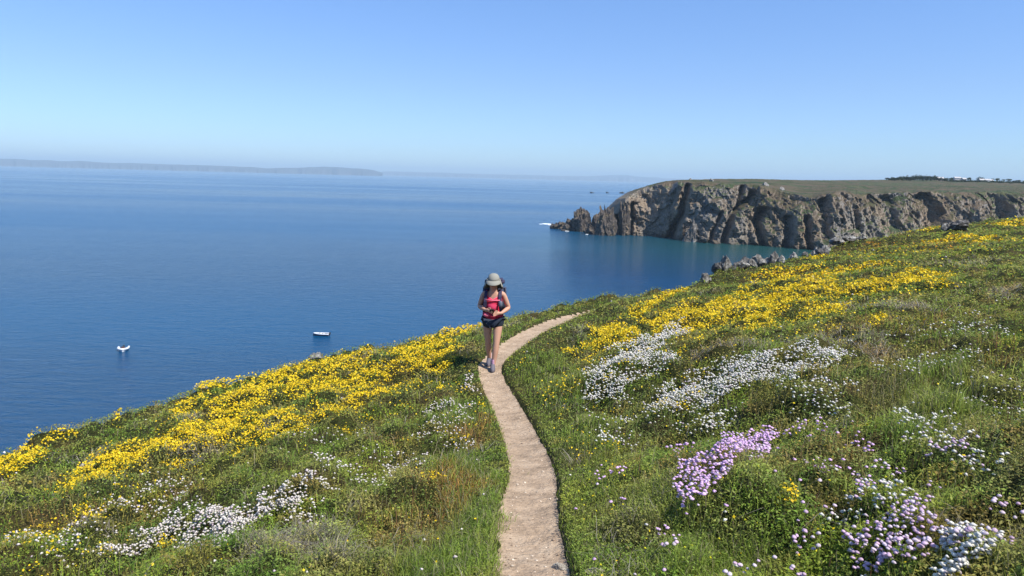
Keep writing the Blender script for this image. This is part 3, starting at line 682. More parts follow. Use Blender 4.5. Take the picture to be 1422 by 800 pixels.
WH2 = D2([(880, 500, 62, 30, .5), (925, 470, 40, 14, .4), (850, 545, 42, 20, .4), (905, 590, 60, 22, .2), (960, 600, 40, 18, 0), (1330, 470, 70, 14, .1), (1290, 515, 70, 16, .1), (1120, 560, 70, 24, 0), (1360, 560, 60, 22, 0), (1330, 640, 80, 26, 0),
 (450, 625, 65, 8, .1), (620, 590, 36, 14, 0), (560, 662, 40, 10, .2), (520, 640, 50, 14, 0), (200, 710, 90, 22, .3), (420, 735, 50, 12, .3), (60, 760, 70, 18, .2), (620, 635, 40, 16, 0), (500, 680, 60, 22, .2), (860, 620, 40, 14, 0), (840, 600, 30, 14, 0), (1230, 720, 60, 22, .2), (1290, 610, 60, 20, 0), (836, 412, 26, 4, 0)])
GREY = D2([(270, 637, 45, 13, .3), (124, 643, 32, 5, .4), (80, 646, 22, 5, .4), (255, 588, 22, 7, .3), (371, 598, 36, 8, .4), (400, 772, 72, 24, .2), (450, 792, 50, 14, 0), (540, 512, 18, 6, .3), (500, 500, 22, 6, .3), (650, 465, 18, 4, 0), (1030, 480, 60, 14, .1), (1160, 478, 90, 14, -.05), (1020, 430, 26, 6, 0), (800, 470, 18, 8, .4), (1250, 430, 60, 10, 0), (1180, 430, 40, 8, 0), (1390, 410, 50, 12, .1), (1230, 500, 40, 12, 0), (700, 455, 40, 4, .3), (130, 740, 50, 14, .3), (1340, 370, 60, 8, .1), (990, 405, 18, 5, .2)])
DARK = D2([(960, 493, 44, 18, .2), (1028, 484, 26, 11, 0), (650, 490, 14, 16, 0), (1370, 612, 60, 16, .2), (1230, 575, 50, 28, 0), (850, 760, 34, 34, 0), (1200, 560, 40, 30, 0), (1140, 480, 60, 10, 0), (1410, 660, 30, 60, 0), (1120, 590, 40, 22, 0), (800, 640, 22, 14, 0), (240, 790, 40, 10, 0), (1180, 455, 30, 10, 0), (1000, 420, 30, 5, .3), (1380, 450, 50, 14, .1)])
RED = D2([(1240, 338, 60, 10, .1), (1300, 345, 50, 7, .1), (1180, 350, 40, 5, .1), (1240, 450, 110, 22, .1), (1390, 500, 50, 24, 0), (1130, 640, 60, 26, .2), (1300, 690, 60, 24, 0), (1310, 497, 4, 16, 0), (600, 705, 60, 50, 0), (540, 760, 60, 40, 0), (100, 720, 60, 26, .3), (210, 700, 50, 22, .3), (660, 610, 30, 20, 0), (1370, 610, 44, 12, .2), (680, 590, 14, 14, 0), (280, 680, 60, 16, .3), (1180, 620, 40, 14, 0)])
LUSH = D2([(660, 700, 50, 90, 0), (620, 780, 80, 40, 0), (650, 580, 40, 30, 0), (760, 560, 34, 60, -.6), (800, 620, 50, 60, -.3), (830, 720, 50, 70, 0), (900, 690, 60, 60, 0), (740, 505, 24, 34, 0), (1300, 560, 100, 50, 0), (760, 430, 60, 8, .4), (700, 475, 30, 20, 0), (870, 400, 70, 8, .2), (960, 780, 120, 30, 0), (780, 530, 40, 40, 0)])
SPARSE = lambda x, y: .5
def scatter(n, r0=2.0, r1=130., pw=1.35, amax=47., seed=0):
    r = np.random.default_rng(seed)
    t = r.random(n); e = 1-pw+1e-9
    R = (r0**e+t*(r1**e-r0**e))**(1/e)
    # most in front, a few beyond the frame
    A = (r.uniform(-1, 1, n))*amax*math.pi/180
    x = R*np.sin(A); y = R*np.cos(A)
    keep = _lk(_ED, x, y) < 2.2+.02*R
    return x[keep], y[keep], r
def tri_orient(r, n, up=.6):
    N = r.normal(size=(n, 3)); N /= np.linalg.norm(N, axis=1)[:, None]; N[:, 2] = np.abs(N[:, 2])+up
    N /= np.linalg.norm(N, axis=1)[:, None]
    T = np.cross(N, r.normal(size=(n, 3))); T /= np.linalg.norm(T, axis=1)[:, None]
    return N, T, np.cross(N, T)
def rhombs(P, r, size, aspect, up):
    N, T, B = tri_orient(r, len(P), up)
    s = size[:, None]; b = s*aspect
    return np.stack([P-T*s, P-B*b+N*s*.18, P+T*s, P+B*b+N*s*.18], 1).reshape(-1, 3)
def emit(name, V_, k_, C_, m, label, kind='stuff', parent=None):
    n_ = len(V_)//k_
    o = mesh_np(name, V_, np.arange(n_*k_).reshape(-1, k_), m, parent, cols=np.repeat(C_, k_, 0))
    if kind: tag(o, label, kind=kind)
    return o
def lerp(a, b, t): return a*(1-t[:, None])+b*t[:, None]
arr = np.array
def tints(x, y, r, lush, grey, red, dark):
    n = len(x)
    a = sm(-.5, .5, fbm(x*.55, y*.55, 2.0, 4)); b = sm(-.4, .5, fbm(x*1.9, y*1.9, 7.0, 3)); c_ = sm(.1, .7, fbm(x*.8, y*.8, 31., 4))
    col = lerp(arr([.050, .078, .018]), arr([.105, .112, .030]), a)
    col = lerp(col, arr([.036, .066, .016]), b*.6)
    col = lerp(col, arr([.135, .105, .055]), c_*.65)
    col = lerp(col, arr([.078, .112, .028]), lush*.75)
    col = lerp(col, arr([.20, .175, .135]), grey*.75)
    col = lerp(col, arr([.165, .075, .035]), red*.75*(r.random(n) > .4))
    col = lerp(col, arr([.040, .042, .022]), dark*.75)
    # each low plant keeps its own colour
    wx = x+.09*noise3(x*3, y*3, 61)+.05*noise3(x*9, y*9, 62); wy = y+.09*noise3(x*3, y*3, 71)+.05*noise3(x*9, y*9, 72)
    v1, _ = worley(wx*3.2, wy*3.2, 0.5); v2, _ = worley(wx*1.1+9, wy*1.1, 0.5, 5)
    pal = arr([[.100, .135, .018], [.030, .060, .014], [.092, .084, .024], [.062, .115, .020], [.085, .098, .045], [.135, .120, .055], [.045, .085, .018], [.110, .060, .030]])
    k1 = (v1*7.99).astype(int); k2 = (v2*7.49).astype(int); w1_ = (.62*(1-.75*lush))[:, None]
    col = col*(1-w1_)+(pal[k1]*.65+pal[k2]*.35)*w1_
    return col*arr([3.3, 3.1, 2.1])*r.uniform(.5, 1.5, (n, 1))*r.uniform(.92, 1.08, (n, 3))
def spec(x, y):
    return dict(yel=field(YEL, x, y, 1.7, .5, 1), lush=field(LUSH, x, y, 1, .5, 5), grey=field(GREY, x, y, 2, .6, 11), red=field(RED, x, y, 1.5, .6, 15), dark=field(DARK, x, y, 1.5, .5, 19), whi=field(WHI, x, y, 2, .5, 25))
VM = leafy('leaf_blades', .42, .6)
FMAT = leafy('petals', .25, .6)
# -------- low leafy cover
x, y, r = scatter(620000, 1.9, 130, 1.3, 47, 1)
off, _ = path_off(x, y); k_ = off > np.where(_ < 0, .012+.02*noise3(x*2, y*2, 5), -.01)+.03*r.random(len(x))-.08*np.maximum(0, noise3(x*2.2, y*2.2, 88))*(_ > 0); x, y, off = x[k_], y[k_], off[k_]
sp_ = spec(x, y); R = np.hypot(x, y); n = len(x)
ht = (.035+.075*sm(0, .9, off))*(1-.35*sp_['lush']*0)+.05*sp_['dark']+.0012*R
z = terr(x, y)+ht*r.random(n)**.7
size = np.maximum(.0075*r.uniform(.7, 1.7, n), R*.00115*r.uniform(.7, 1.5, n))*(1-.25*sp_['lush'])
V_ = rhombs(np.column_stack([x, y, z]), r, size*1.12, .46, .95)
emit('heath_leaves', V_, 4, tints(x, y, r, sp_['lush'], sp_['grey'], sp_['red'], sp_['dark']), VM, 'low green and olive heath leaves covering the hillside')
# -------- grass blades and stalks
def blades(x, y, r, L, W, lean, col, z0=None, curl=.5):
    n = len(x); z = (terr(x, y) if z0 is None else z0)-.005
    az = r.uniform(0, 2*math.pi, n); face = r.uniform(0, math.pi, n)
    dx = np.cos(az)*lean+.18*lean.mean(); dy = np.sin(az)*lean
    wv_ = np.column_stack([np.cos(face), np.sin(face), np.zeros(n)])*(W/2)[:, None]
    b = np.column_stack([x, y, z]); m_ = b+np.column_stack([dx*.35, dy*.35, np.ones(n)*.6])*L[:, None]; t_ = b+np.column_stack([dx, dy, np.ones(n)*(1-curl*.25)-lean*.2])*L[:, None]
    V = np.stack([b-wv_, b+wv_, m_+wv_*.75, m_-wv_*.75, t_+wv_*.12, t_-wv_*.12], 1)
    F = np.arange(n)[:, None]*6
    F = np.concatenate([F+[0, 1, 2, 3], F+[3, 2, 4, 5]])
    return V.reshape(-1, 3), F, np.repeat(col, 6, 0)
x, y, r = scatter(520000, 1.9, 75, 1.5, 47, 2)
off, sg = path_off(x, y); k_ = off > np.where(sg < 0, -.01+.05*noise3(x*3, y*3, 5), -.035)*r.random(len(x))-.20*np.maximum(0, fbm(x*1.8, y*1.8, 88, 3))*(sg > 0)*r.random(len(x)); x, y, off = x[k_], y[k_], off[k_]
sp_ = spec(x, y); den = .19+.8*sp_['lush']+.45*np.exp(-off/.35)-.25*sp_['yel']-.2*sp_['dark']
k_ = r.random(len(x)) < den; x, y, off = x[k_], y[k_], off[k_]; sp_ = {a: b[k_] for a, b in sp_.items()}
R = np.hypot(x, y); n = len(x)
left = x < .2
L = (.05+.07*sm(0, .8, off)+.05*sp_['lush']*left)*r.uniform(.5, 1.5, n)+.03*r.random(n)**4*3*sm(.3, 1.5, off)
L *= np.where(off < .25, .75, 1)
W = np.maximum(.0032*r.uniform(.7, 1.5, n), R*.0009)
col = tints(x, y, r, np.maximum(sp_['lush'], np.exp(-off/.5)), sp_['grey'], sp_['red'], sp_['dark'])
dry = r.random(n) < .2; col[dry] = arr([.34, .30, .17])*r.uniform(.7, 1.3, (dry.sum(), 1))
V_, F_, C_ = blades(x, y, r, L, W, r.uniform(.1, .75, n), col)
tag(mesh_np('grass', V_, F_, VM, cols=C_), 'short green grass along both sides of the footpath and through the heath', kind='stuff')
# -------- dead grey stems
x, y, r = scatter(260000, 1.9, 80, 1.4, 47, 3)
off, sg = path_off(x, y); g = field(GREY, x, y, 2, .6, 11); bgd = sm(.25, .6, fbm(x*1.1, y*1.1, 40, 3))*.10
k_ = (r.random(len(x)) < np.maximum(g*.8, bgd)) & (off > .12); x, y = x[k_], y[k_]; n = len(x); R = np.hypot(x, y)
V_, F_, C_ = blades(x, y, r, r.uniform(.05, .16, n), np.maximum(.0025, R*.0008)*r.uniform(.7, 1.3, n), r.uniform(.5, 2.2, n), lerp(arr([.40, .36, .30]), arr([.20, .165, .13]), r.random(n)), z0=terr(x, y)+.03*r.random(n)+.03)
tag(mesh_np('dry_stems', V_, F_, VM, cols=C_), 'grey dead heather stems in bleached patches', kind='stuff')
# -------- red brown sorrel spikes
x, y, r = scatter(200000, 1.9, 60, 1.4, 47, 4)
off, sg = path_off(x, y); g = field(RED, x, y, 1.5, .7, 15)
k_ = (r.random(len(x)) < g*.10+.002) & (off > .15); x, y = x[k_], y[k_]; n = len(x); R = np.hypot(x, y)
V_, F_, C_ = blades(x, y, r, r.uniform(.10, .24, n), np.maximum(.005, R*.0010)*r.uniform(.7, 1.4, n), r.uniform(.05, .35, n), lerp(arr([.17, .075, .04]), arr([.24, .14, .07]), r.random(n)))
tag(mesh_np('sorrel', V_, F_, VM, cols=C_), 'thin reddish brown sorrel spikes standing in the grass', kind='stuff')
# -------- yellow blossom
x, y, r = scatter(1350000, 1.9, 130, 1.3, 47, 5)
off, sg = path_off(x, y); k_ = off > .12; x, y = x[k_], y[k_]
f = field(YEL, x, y, 1.7, .6, 1); f2 = field(YEL2, x, y, .8, .8, 2)
cl = sm(-.25, .25, fbm(x*5.5, y*5.5, 3, 2)); cl2 = sm(.2, .6, fbm(x*2.2, y*2.2, 13, 3))
pr = np.minimum(f*1.4, 1)*(.45+.55*cl)+f2*cl2*cl*.6+.05*f2*cl+.0012
k_ = r.random(len(x)) < pr; x, y, cl = x[k_], y[k_], cl[k_]; n = len(x); R = np.hypot(x, y)
z = terr(x, y)+.075+.05*cl+r.uniform(-.035, .03, n)+.0012*R
size = np.maximum(.0076*r.uniform(.6, 1.6, n), R*.00130*r.uniform(.7, 1.4, n))
col = lerp(arr([.88, .66, .02]), arr([.76, .48, .012]), r.random(n)**2)*r.uniform(.75, 1.1, (n, 1))
og = (r.random(n) < .12+.85*(_lk_red(x, y))) & (y > 20); col[og] = [.55, .25, .02]
V_ = rhombs(np.column_stack([x, y, z]), r, size, .75, .5)
emit('yellow_blossom', V_, 4, col, FMAT, 'dense patches of bright yellow blossom across the heath')
print('yellow', n)
# -------- white campion heads
def heads(P, r, rad, col, k=7, dome=.35):
    n = len(P); N, T, B = tri_orient(r, n, 2.6)
    a = np.linspace(0, 2*math.pi, k, endpoint=False)[None, :, None]+r.uniform(0, 6, n)[:, None, None]
    rim = P[:, None]+(np.cos(a)*T[:, None]+np.sin(a)*B[:, None])*rad[:, None, None]*(1+.28*np.sin(a*2.5+n%7))
    ctr = P+N*(rad*dome*2.3)[:, None]; low = P-N*(rad*.12)[:, None]
    V = np.concatenate([rim, ctr[:, None], low[:, None]], 1)
    i = np.arange(k); j = (i+1) % k
    F = np.concatenate([np.column_stack([i, j, np.full(k, k)]), np.column_stack([j, i, np.full(k, k+1)])])
    F = (np.arange(n)[:, None, None]*(k+2)+F[None]).reshape(-1, 3)
    return V.reshape(-1, 3), F, np.repeat(col, k+2, 0)
def white(n0, pats, seed, prob, minpr=0):
    x, y, r = scatter(n0, 1.9, 45, 1.6, 47, seed)
    off, _ = path_off(x, y); f = field(pats, x, y, 2, 1.0, 25); cl = sm(-.5, .3, fbm(x*4, y*4, 23, 2))
    k_ = (r.random(len(x)) < (f*prob*(.3+.7*cl)+minpr)) & (off > .08); x, y = x[k_], y[k_]; n = len(x); R = np.hypot(x, y)
    z = terr(x, y)+.10+r.uniform(-.03, .045, n)+.0008*R
    P = np.column_stack([x, y, z]); rad = np.maximum(.0120*r.uniform(.7, 1.25, n), R*.0015)
    pk = r.random(n)[:, None]**7; col = arr([.92, .89, .80])*(1-pk)+arr([.66, .52, .60])*pk
    left = x < 0; col[left] *= [.92, .88, .88]
    return P, rad, col*r.uniform(.8, 1.05, (n, 1)), r
Pa, ra, ca, r = white(700000, WHI, 6, .75); Pb, rb, cb, _ = white(260000, WH2, 7, .30, .0007)
P = np.vstack([Pa, Pb]); print('white', len(P))
V_, F_, C_ = heads(P, r, np.concatenate([ra, rb]), np.vstack([ca, cb]))
V2, F2, C2 = blades(P[:, 0], P[:, 1], r, np.full(len(P), .10), np.full(len(P), .0022), np.full(len(P), .05), np.tile(arr([.08, .12, .05]), (len(P), 1)))
tag(mesh_np('white_flowers', V_, F_, FMAT, cols=C_), 'drifts of small white campion flower heads in the heath', kind='stuff')
tag(mesh_np('flower_stalks', V2, F2, VM, cols=C2), 'thin green stalks under the white flowers', kind='stuff')
# -------- tiny yellow flowers in the verge
r = np.random.default_rng(77)
x, y, r = scatter(9000, 2, 14, 1.5, 30, 78); off, _ = path_off(x, y); k_ = (off > .1) & (x > .2) & (r.random(len(x)) < .05); x, y = x[k_], y[k_]; n = len(x)
V_, F_, C_ = heads(np.column_stack([x, y, terr(x, y)+.09]), r, np.full(n, .009), np.tile(arr([.72, .68, .03]), (n, 1)))
tag(mesh_np('buttercups', V_, F_, FMAT, cols=C_), 'scattered single pale yellow flowers in the verge', kind='stuff')
# -------- pink thrift cushions
PK = leafy('thrift_petals', .25, .6)
def thrift(pats, ctr, label, nh, seed, pale):
    r = np.random.default_rng(seed); C0 = hit(*ctr)
    pts = []
    E_ = D2(pats)
    rmax = 1.0
    while len(pts) < nh:
        q_ = C0[:2]+r.uniform(-rmax, rmax, (4000, 2))
        ff = np.zeros(4000)
        for c0, Mi in [e for e in E_ if e is not None]:
            a = (q_-c0)@Mi.T; ff = np.maximum(ff, 1.1-np.hypot(a[:, 0], a[:, 1]))
        q_ = q_[(ff+.25*noise3(q_[:, 0]*5, q_[:, 1]*5, seed)+.04*r.normal(size=4000)) > .15]
        pts += list(q_)
    pts = np.array(pts[:nh]); e = tag(empty('thrift_cushion', (C0[0], C0[1], float(terr(C0[0:1], C0[1:2])[0]))), label, 'flower clump', 'pink thrift cushions in the right hand verge')
    O = np.array(e.location)
    z = terr(pts[:, 0], pts[:, 1])+.13+r.uniform(-.035, .03, nh)
    bm = bmesh.new(); bmesh.ops.create_icosphere(bm, subdivisions=2, radius=1); bv = np.array([v.co[:] for v in bm.verts]); bf = np.array([[v.index for v in f.verts] for f in bm.faces]); bm.free()
    bv[:, 2] = np.where(bv[:, 2] < 0, bv[:, 2]*.45, bv[:, 2]*.75)
    bv *= (1+.12*r.normal(size=(len(bv), 1)))
    rad = r.uniform(.0072, .0125, nh)
    tl = r.normal(size=(nh, 2))*.35
    V = bv[None]*rad[:, None, None]; V = V+np.stack([V[..., 2]*tl[:, :1], V[..., 2]*tl[:, 1:], np.zeros(V.shape[:2])], -1)
    V = V+(np.column_stack([pts, z])-O)[:, None]
    base = arr([.80, .53, .82]) if not pale else arr([.70, .50, .66])
    cc = base*r.uniform(.75, 1.15, (nh, 1)); pl = r.random(nh) < (.15 if not pale else .4); cc[pl] = cc[pl]*.3+arr([.74, .66, .72])*.7
    cv = np.repeat(cc, len(bv), 0)*r.uniform(.85, 1.12, (nh*len(bv), 1))
    F = (np.arange(nh)[:, None, None]*len(bv)+bf[None]).reshape(-1, 3)
    mesh_np('flower_heads', V.reshape(-1, 3), F, PK, e, cols=cv)['kind'] = 'stuff'
    V, F, C_ = blades(pts[:, 0], pts[:, 1], r, np.full(nh, .125), np.full(nh, .0022), np.full(nh, .04), np.tile(arr([.10, .10, .05]), (nh, 1)))
    mesh_np('stalks', V-O, F, VM, e, cols=C_)['kind'] = 'stuff'
    lp = pts[r.integers(0, nh, nh*6)]+r.normal(size=(nh*6, 2))*.02
    V, F, C_ = blades(lp[:, 0], lp[:, 1], r, r.uniform(.04, .09, nh*6), np.full(nh*6, .0022), r.uniform(.2, .8, nh*6), arr([.05, .085, .025])*r.uniform(.6, 1.4, (nh*6, 1)))
    mesh_np('leaves', V-O, F, VM, e, cols=C_)['kind'] = 'stuff'
thrift([(968, 676, 46, 24, .7), (1000, 648, 52, 28, .55), (1040, 626, 46, 24, .3), (1078, 606, 24, 9, .2), (1045, 645, 30, 16, .4)], (1010, 645), 'dense mauve pink thrift cushion in the grass right of the path', 980, 3, False)
thrift([(1200, 782, 50, 24, .4), (1245, 760, 50, 24, .3), (1235, 796, 60, 24, .2), (1285, 765, 30, 22, 0)], (1240, 776), 'looser pale pink thrift cushion at the bottom right mixed with white flowers', 430, 4, True)
# ================================================================== ROCKS ON THE HILLSIDE
GR = rock_mat('heath_rock', (.06, .055, .052), (.17, .16, .145), (.31, .295, .27), 3.0, (.42, .41, .38), .56)
GR2 = rock_mat('white_rock', (.09, .09, .085), (.24, .23, .215), (.40, .385, .36), 3.0, (.54, .53, .50), .54)
DKR = rock_mat('dark_heath_rock', (.05, .05, .052), (.12, .115, .11), (.26, .25, .24), 3.0, (.40, .39, .36), .66)
EG = 'rocks cropping out along the edge of the slope'
ROCKS = [  # u v radius(px) depth material label
 (997, 372, 8, 33, DKR, 'dark rock at the left end of the outcrop above the bay'), (1006, 368, 8, 33.5, GR, 'pale pointed rock second from the left in the outcrop above the bay'),
 (1019, 364, 6, 35, DKR, 'small tilted dark rock behind the pale pointed one'), (1029, 369, 8, 34.5, GR, 'rounded grey rock low in the middle of the outcrop'),
 (1037, 361, 9, 36, DKR, 'tall dark block in the middle of the outcrop above the bay'), (1044, 355, 7, 37, GR, 'grey rock on top of the tall dark block'),
 (1052, 368, 10, 36, GR, 'broad pale rock at the right of the outcrop, yellow blossom below'), (1066, 354, 9, 39, GR2, 'large pale rock with an ochre side, right end of the outcrop'),
 (1074, 355, 6, 39, GR, 'ochre topped rock touching the large pale rock'), (1085, 355, 4, 40, GR2, 'small white stone between the outcrop and the long pale rock'),
 (1101, 353, 8, 42, GR2, 'long pale rock lying low on the edge above the bay'), (1118, 354, 3.5, 43, GR, 'tiny grey stone right of the long pale rock'),
 (1132, 337, 6, 47, GR2, 'round whitish boulder standing up on the slope edge'), (1146, 337, 6, 49, GR2, 'flat topped white rock right of the round whitish boulder'),
 (1143, 347, 6, 46, DKR, 'dark shaded boulder below the two white boulders'), (1129, 349, 5, 45, GR, 'grey stone below the round whitish boulder'),
 (1163, 334, 8, 52, GR, 'low grey rock slab right of the white boulders'), (1178, 331, 8, 54, GR, 'wide low rock slab on the slope edge, third from the boulders'), (1196, 327, 7, 57, GR, 'last grey slab before the reddish heath'),
 (1330, 315, 15, 62, DKR, 'flat grey rock among yellow blossom near the right skyline'), (1314, 318, 7, 60, GR, 'small grey rock against the left end of the flat grey rock'),
 (440, 494, 10, 18.2, GR2, 'pale lilac rock poking over the slope edge below the boat'), (430, 498, 5, 17.6, GR2, 'small pale rock left of the pale lilac rock on the slope edge'), (452, 490, 5, 18.6, GR2, 'small pale rock right of the pale lilac rock on the slope edge'),
 (284, 537, 5, 15.8, GR2, 'white stone among blossom on the left slope edge'), (227, 548, 4, 15.2, GR2, 'white stone low on the left slope edge, left of the blossom bump'), (215, 556, 3, 15, GR2, 'smallest white stone on the left slope edge'),
 (978, 391, 5, 30, GR, 'small weathered rock left of the outcrop where the slope ends'), (985, 389, 4, 30.5, GR2, 'small pale rock beside the weathered one left of the outcrop'),
 (124, 643, 11, 10.6, GR2, 'pale weathered stone slab half buried in the heath on the left slope')]
for i, (u_, v_, rp_, d_, m_, lb) in enumerate(ROCKS):
    for dv_ in range(0, 30, 2):
        h__ = hit(u_, v_+rp_*.5+dv_, 300)
        if h__ is not None: break
    if h__ is not None: d_ = h__@CF
    rp_ = rp_*((1.12+.25*math.sin(i*2.4)) if d_ > 20 and u_ < 1300 else 1.0); R_ = rp_*d_/FPX; P = at(np.array(u_), np.array(v_), d_) if h__ is None else h__+np.array([0, 0, R_*(.55 if d_ > 20 else .25)])
    g_ = float(terr(P[0:1], P[1:2])[0])
    bm = rock_mesh(200+i, 3, 11, .16, (R_*1.1, R_*.9, R_*(.55 if u_ in (1330, 124) or 1160 < u_ < 1200 else 1.0+.3*math.sin(i*1.7))), .75)
    low = min(P[2]-R_*.7, g_-.05)
    for v in bm.verts:
        if v.co.z < -R_*.35: v.co.z = -R_*.35+(v.co.z+R_*.35)*max(1, (P[2]-R_*.35-low)/max(R_*.6, 1e-3))
    o = mesh_bm('edge_rock', bm, m_); o.location = P; o.rotation_euler.z = 0; tag(o, lb, 'rock', EG)
PS = rock_mat('path_stone', (.22, .19, .15), (.40, .35, .28), (.55, .50, .41), 12, (.6, .55, .45), .6)
PS2 = rock_mat('path_stone_brown', (.12, .09, .07), (.24, .18, .13), (.38, .30, .22), 12, (.42, .35, .27), .65)
STN = [(782, 795, 20, 7, PS, 'cream flat stone at the foot of the picture on the right of the path'), (824, 797, 18, 5, PS, 'second cream flat stone set in the grass right of the first'), (747, 790, 4, 4, PS2, 'small dark stone at the left end of the cream flat stone'),
 (727, 663, 7, 3, PS, 'pale flat pebble in the middle of the path'), (736, 636, 5, 2, PS, 'thin pale pebble farther up the path'), (715, 618, 3, 2, PS, 'white pebble left of centre on the path'), (725, 618, 2.5, 2.5, PS2, 'brown pebble beside the white pebble on the path'),
 (757, 659, 3, 2.5, PS2, 'brown pebble near the right edge of the path'), (757, 689, 6, 2, PS2, 'brown stone half sunk at the right edge of the path'), (742, 674, 2, 2, PS2, 'tiny brown pebble just below the pale flat pebble'),
 (760, 772, 6, 3, PS, 'pale stone near the right edge at the bottom of the path'), (750, 768, 3, 2.5, PS2, 'small brown stone beside the pale stone near the bottom of the path'), (736, 783, 5, 2, PS, 'flat pebble low in the middle of the path'), (715, 753, 3, 1.5, PS2, 'small pebble on the left half of the lower path'), (700, 700, 4, 2, PS2, 'brown pebble at the left edge of the path'), (722, 590, 2.5, 1.5, PS, 'pale pebble high on the near stretch of the path')]
for i, (u_, v_, rx_, rz_, m_, lb) in enumerate(STN):
    P = hit(u_, v_, 30); D = P@CF; a_ = rx_*D/FPX; b_ = rz_*D/FPX
    bm = rock_mesh(300+i, 3, 10, .10, (a_, a_*.6, b_), 0); o = mesh_bm('path_stone', bm, m_); o.location = P+[0, 0, b_*.25]; o.rotation_euler.z = (i*37 % 10)/10-.5
    if i < 3: o.location.z = P[2]+b_*.6
    tag(o, lb, 'stone', 'stones on the footpath')
# gravel
r = np.random.default_rng(91); n = 1300
ii = r.integers(60, len(pd_)-120, n); tt = r.uniform(-1, 1, n); tt = np.sign(tt)*np.abs(tt)**.7
xy = pd_[ii, :2]+nrm[ii]*(tt*pd_[ii, 3]*1.02)[:, None]
D_ = np.hypot(xy[:, 0], xy[:, 1]); kk = (xy[:, 1] > 1.5) & (r.random(n) < .9); xy, D_, tt, ii = xy[kk], D_[kk], tt[kk], ii[kk]; n = len(xy)
s_ = .0022+.008*r.random(n)**3+D_*.00015
bm = bmesh.new(); bmesh.ops.create_icosphere(bm, subdivisions=1, radius=1); bv = np.array([v.co[:] for v in bm.verts]); bf = np.array([[v.index for v in f.verts] for f in bm.faces]); bm.free()
bv = bv*(1+.18*r.normal(size=bv.shape))
z_ = pd_[ii, 2]+.004-.022*(1-tt*tt)+.012*noise3(xy[:, 0]*3, xy[:, 1]*3, 0)+.004*noise3(xy[:, 0]*14, xy[:, 1]*14, 4)
V = bv[None]*s_[:, None, None]*np.column_stack([r.uniform(.8, 1.5, n), r.uniform(.8, 1.3, n), r.uniform(.4, .8, n)])[:, None]+np.column_stack([xy, z_+s_*.2])[:, None]
pmx = leafy('pebble', 0, .9)
cc = np.where(r.random((n, 1)) < .5, arr([.50, .42, .33]), arr([.30, .22, .16]))*r.uniform(.6, 1.5, (n, 1))
tag(mesh_np('gravel', V.reshape(-1, 3), (np.arange(n)[:, None, None]*12+bf[None]).reshape(-1, 3), pmx, cols=np.repeat(cc, 12, 0)), 'fine gravel scattered on the trodden earth of the path', kind='stuff')
# twig across the path
def tube(name, pts, rad, m, parent=None, seg=8, caps=True):
    pts = [Vector(p) for p in pts]; V, F = [], []
    rad = rad if hasattr(rad, '__len__') else [rad]*len(pts)
    up = Vector((0, 0, 1))
    for i, p in enumerate(pts):
        t = (pts[min(i+1, len(pts)-1)]-pts[max(i-1, 0)]).normalized()
        a = t.cross(up if abs(t.z) < .9 else Vector((1, 0, 0))).normalized(); b = t.cross(a)
        for k in range(seg):
            an = 2*math.pi*k/seg; V.append(p+(a*math.cos(an)+b*math.sin(an))*rad[i])
    for i in range(len(pts)-1):
        for k in range(seg): F.append((i*seg+k, i*seg+(k+1) % seg, (i+1)*seg+(k+1) % seg, (i+1)*seg+k))
    me = bpy.data.meshes.new(name)
    if caps: F += [tuple(range(seg))[::-1], tuple((len(pts)-1)*seg+k for k in range(seg))]
    me.from_pydata([tuple(v) for v in V], [], F); me.materials.append(m); me.update()
    for p in me.polygons: p.use_smooth = True
    o = bpy.data.objects.new(name, me); COL.objects.link(o)
    if parent: o.parent = parent
    return o
a_, b_, c_ = hit(727, 725, 20), hit(740, 724, 20), hit(752, 721, 20)
tag(tube('twig', [a_+[0, 0, .004], b_+[0, 0, .010], c_+[0, 0, .005]], [.002, .004, .003], mat('twig_bark', (.09, .06, .04), .9)), 'thin dark twig lying across the lower path', 'twig')

# ================================================================== BOATS
WHT = mat('boat_white', (.78, .79, .8), .35, .5); CRM = mat('boat_cream', (.62, .58, .5), .6); BLK = mat('boat_black', (.02, .02, .022), .4, .5); GRYT = mat('tube_grey', (.70, .72, .75), .5); BRN = mat('brown_cushion', (.16, .07, .05), .8); NAV = mat('hull_navy', (.09, .10, .13), .4); GLS = mat('tinted_screen', (.05, .07, .09), .1, .6)
def hull(L, B, H, name, m, parent, z0=-.25, inner=.82, rise=.35):
    """open boat hull, bow at -x"""
    rise = .12 if L < 4 else rise; n = 15; V, F = [], []
    prof = []
    for i in range(n):
        t = i/(n-1); x = -L/2+L*t; hb = B/2*min(1, (math.sin(min(t/.55, 1)*math.pi/2))**.8) if t < .55 else B/2*(1-.08*(t-.55)/.45)
        hb = max(hb, .03); sheer = H+rise*(1-t)**2*H
        prof.append([(x+.25*(1-t)*0, 0, z0), (x, hb*.65, z0+.08), (x, hb, z0+(sheer-z0)*.55), (x, hb*1.03, sheer), (x, hb*inner, sheer), (x, hb*inner*.9, .12), (x, 0, .10)])
    k = 7
    for s in (1, -1):
        b0 = len(V)
        for p in prof: V += [(a, b*s, c) for a, b, c in p]
        for i in range(n-1):
            for j in range(k-1):
                f = (b0+i*k+j, b0+i*k+j+1, b0+(i+1)*k+j+1, b0+(i+1)*k+j); F.append(f if s < 0 else f[::-1])
        f = tuple(b0+(n-1)*k+j for j in range(k)); F.append(f if s < 0 else f[::-1])
        f = tuple(b0+j for j in range(k)); F.append(f[::-1] if s < 0 else f)
    me = bpy.data.meshes.new(name); me.from_pydata(V, [], F); me.materials.append(m); me.update()
    for p in me.polygons: p.use_smooth = False
    o = bpy.data.objects.new(name, me); COL.objects.link(o); o.parent = parent; return o
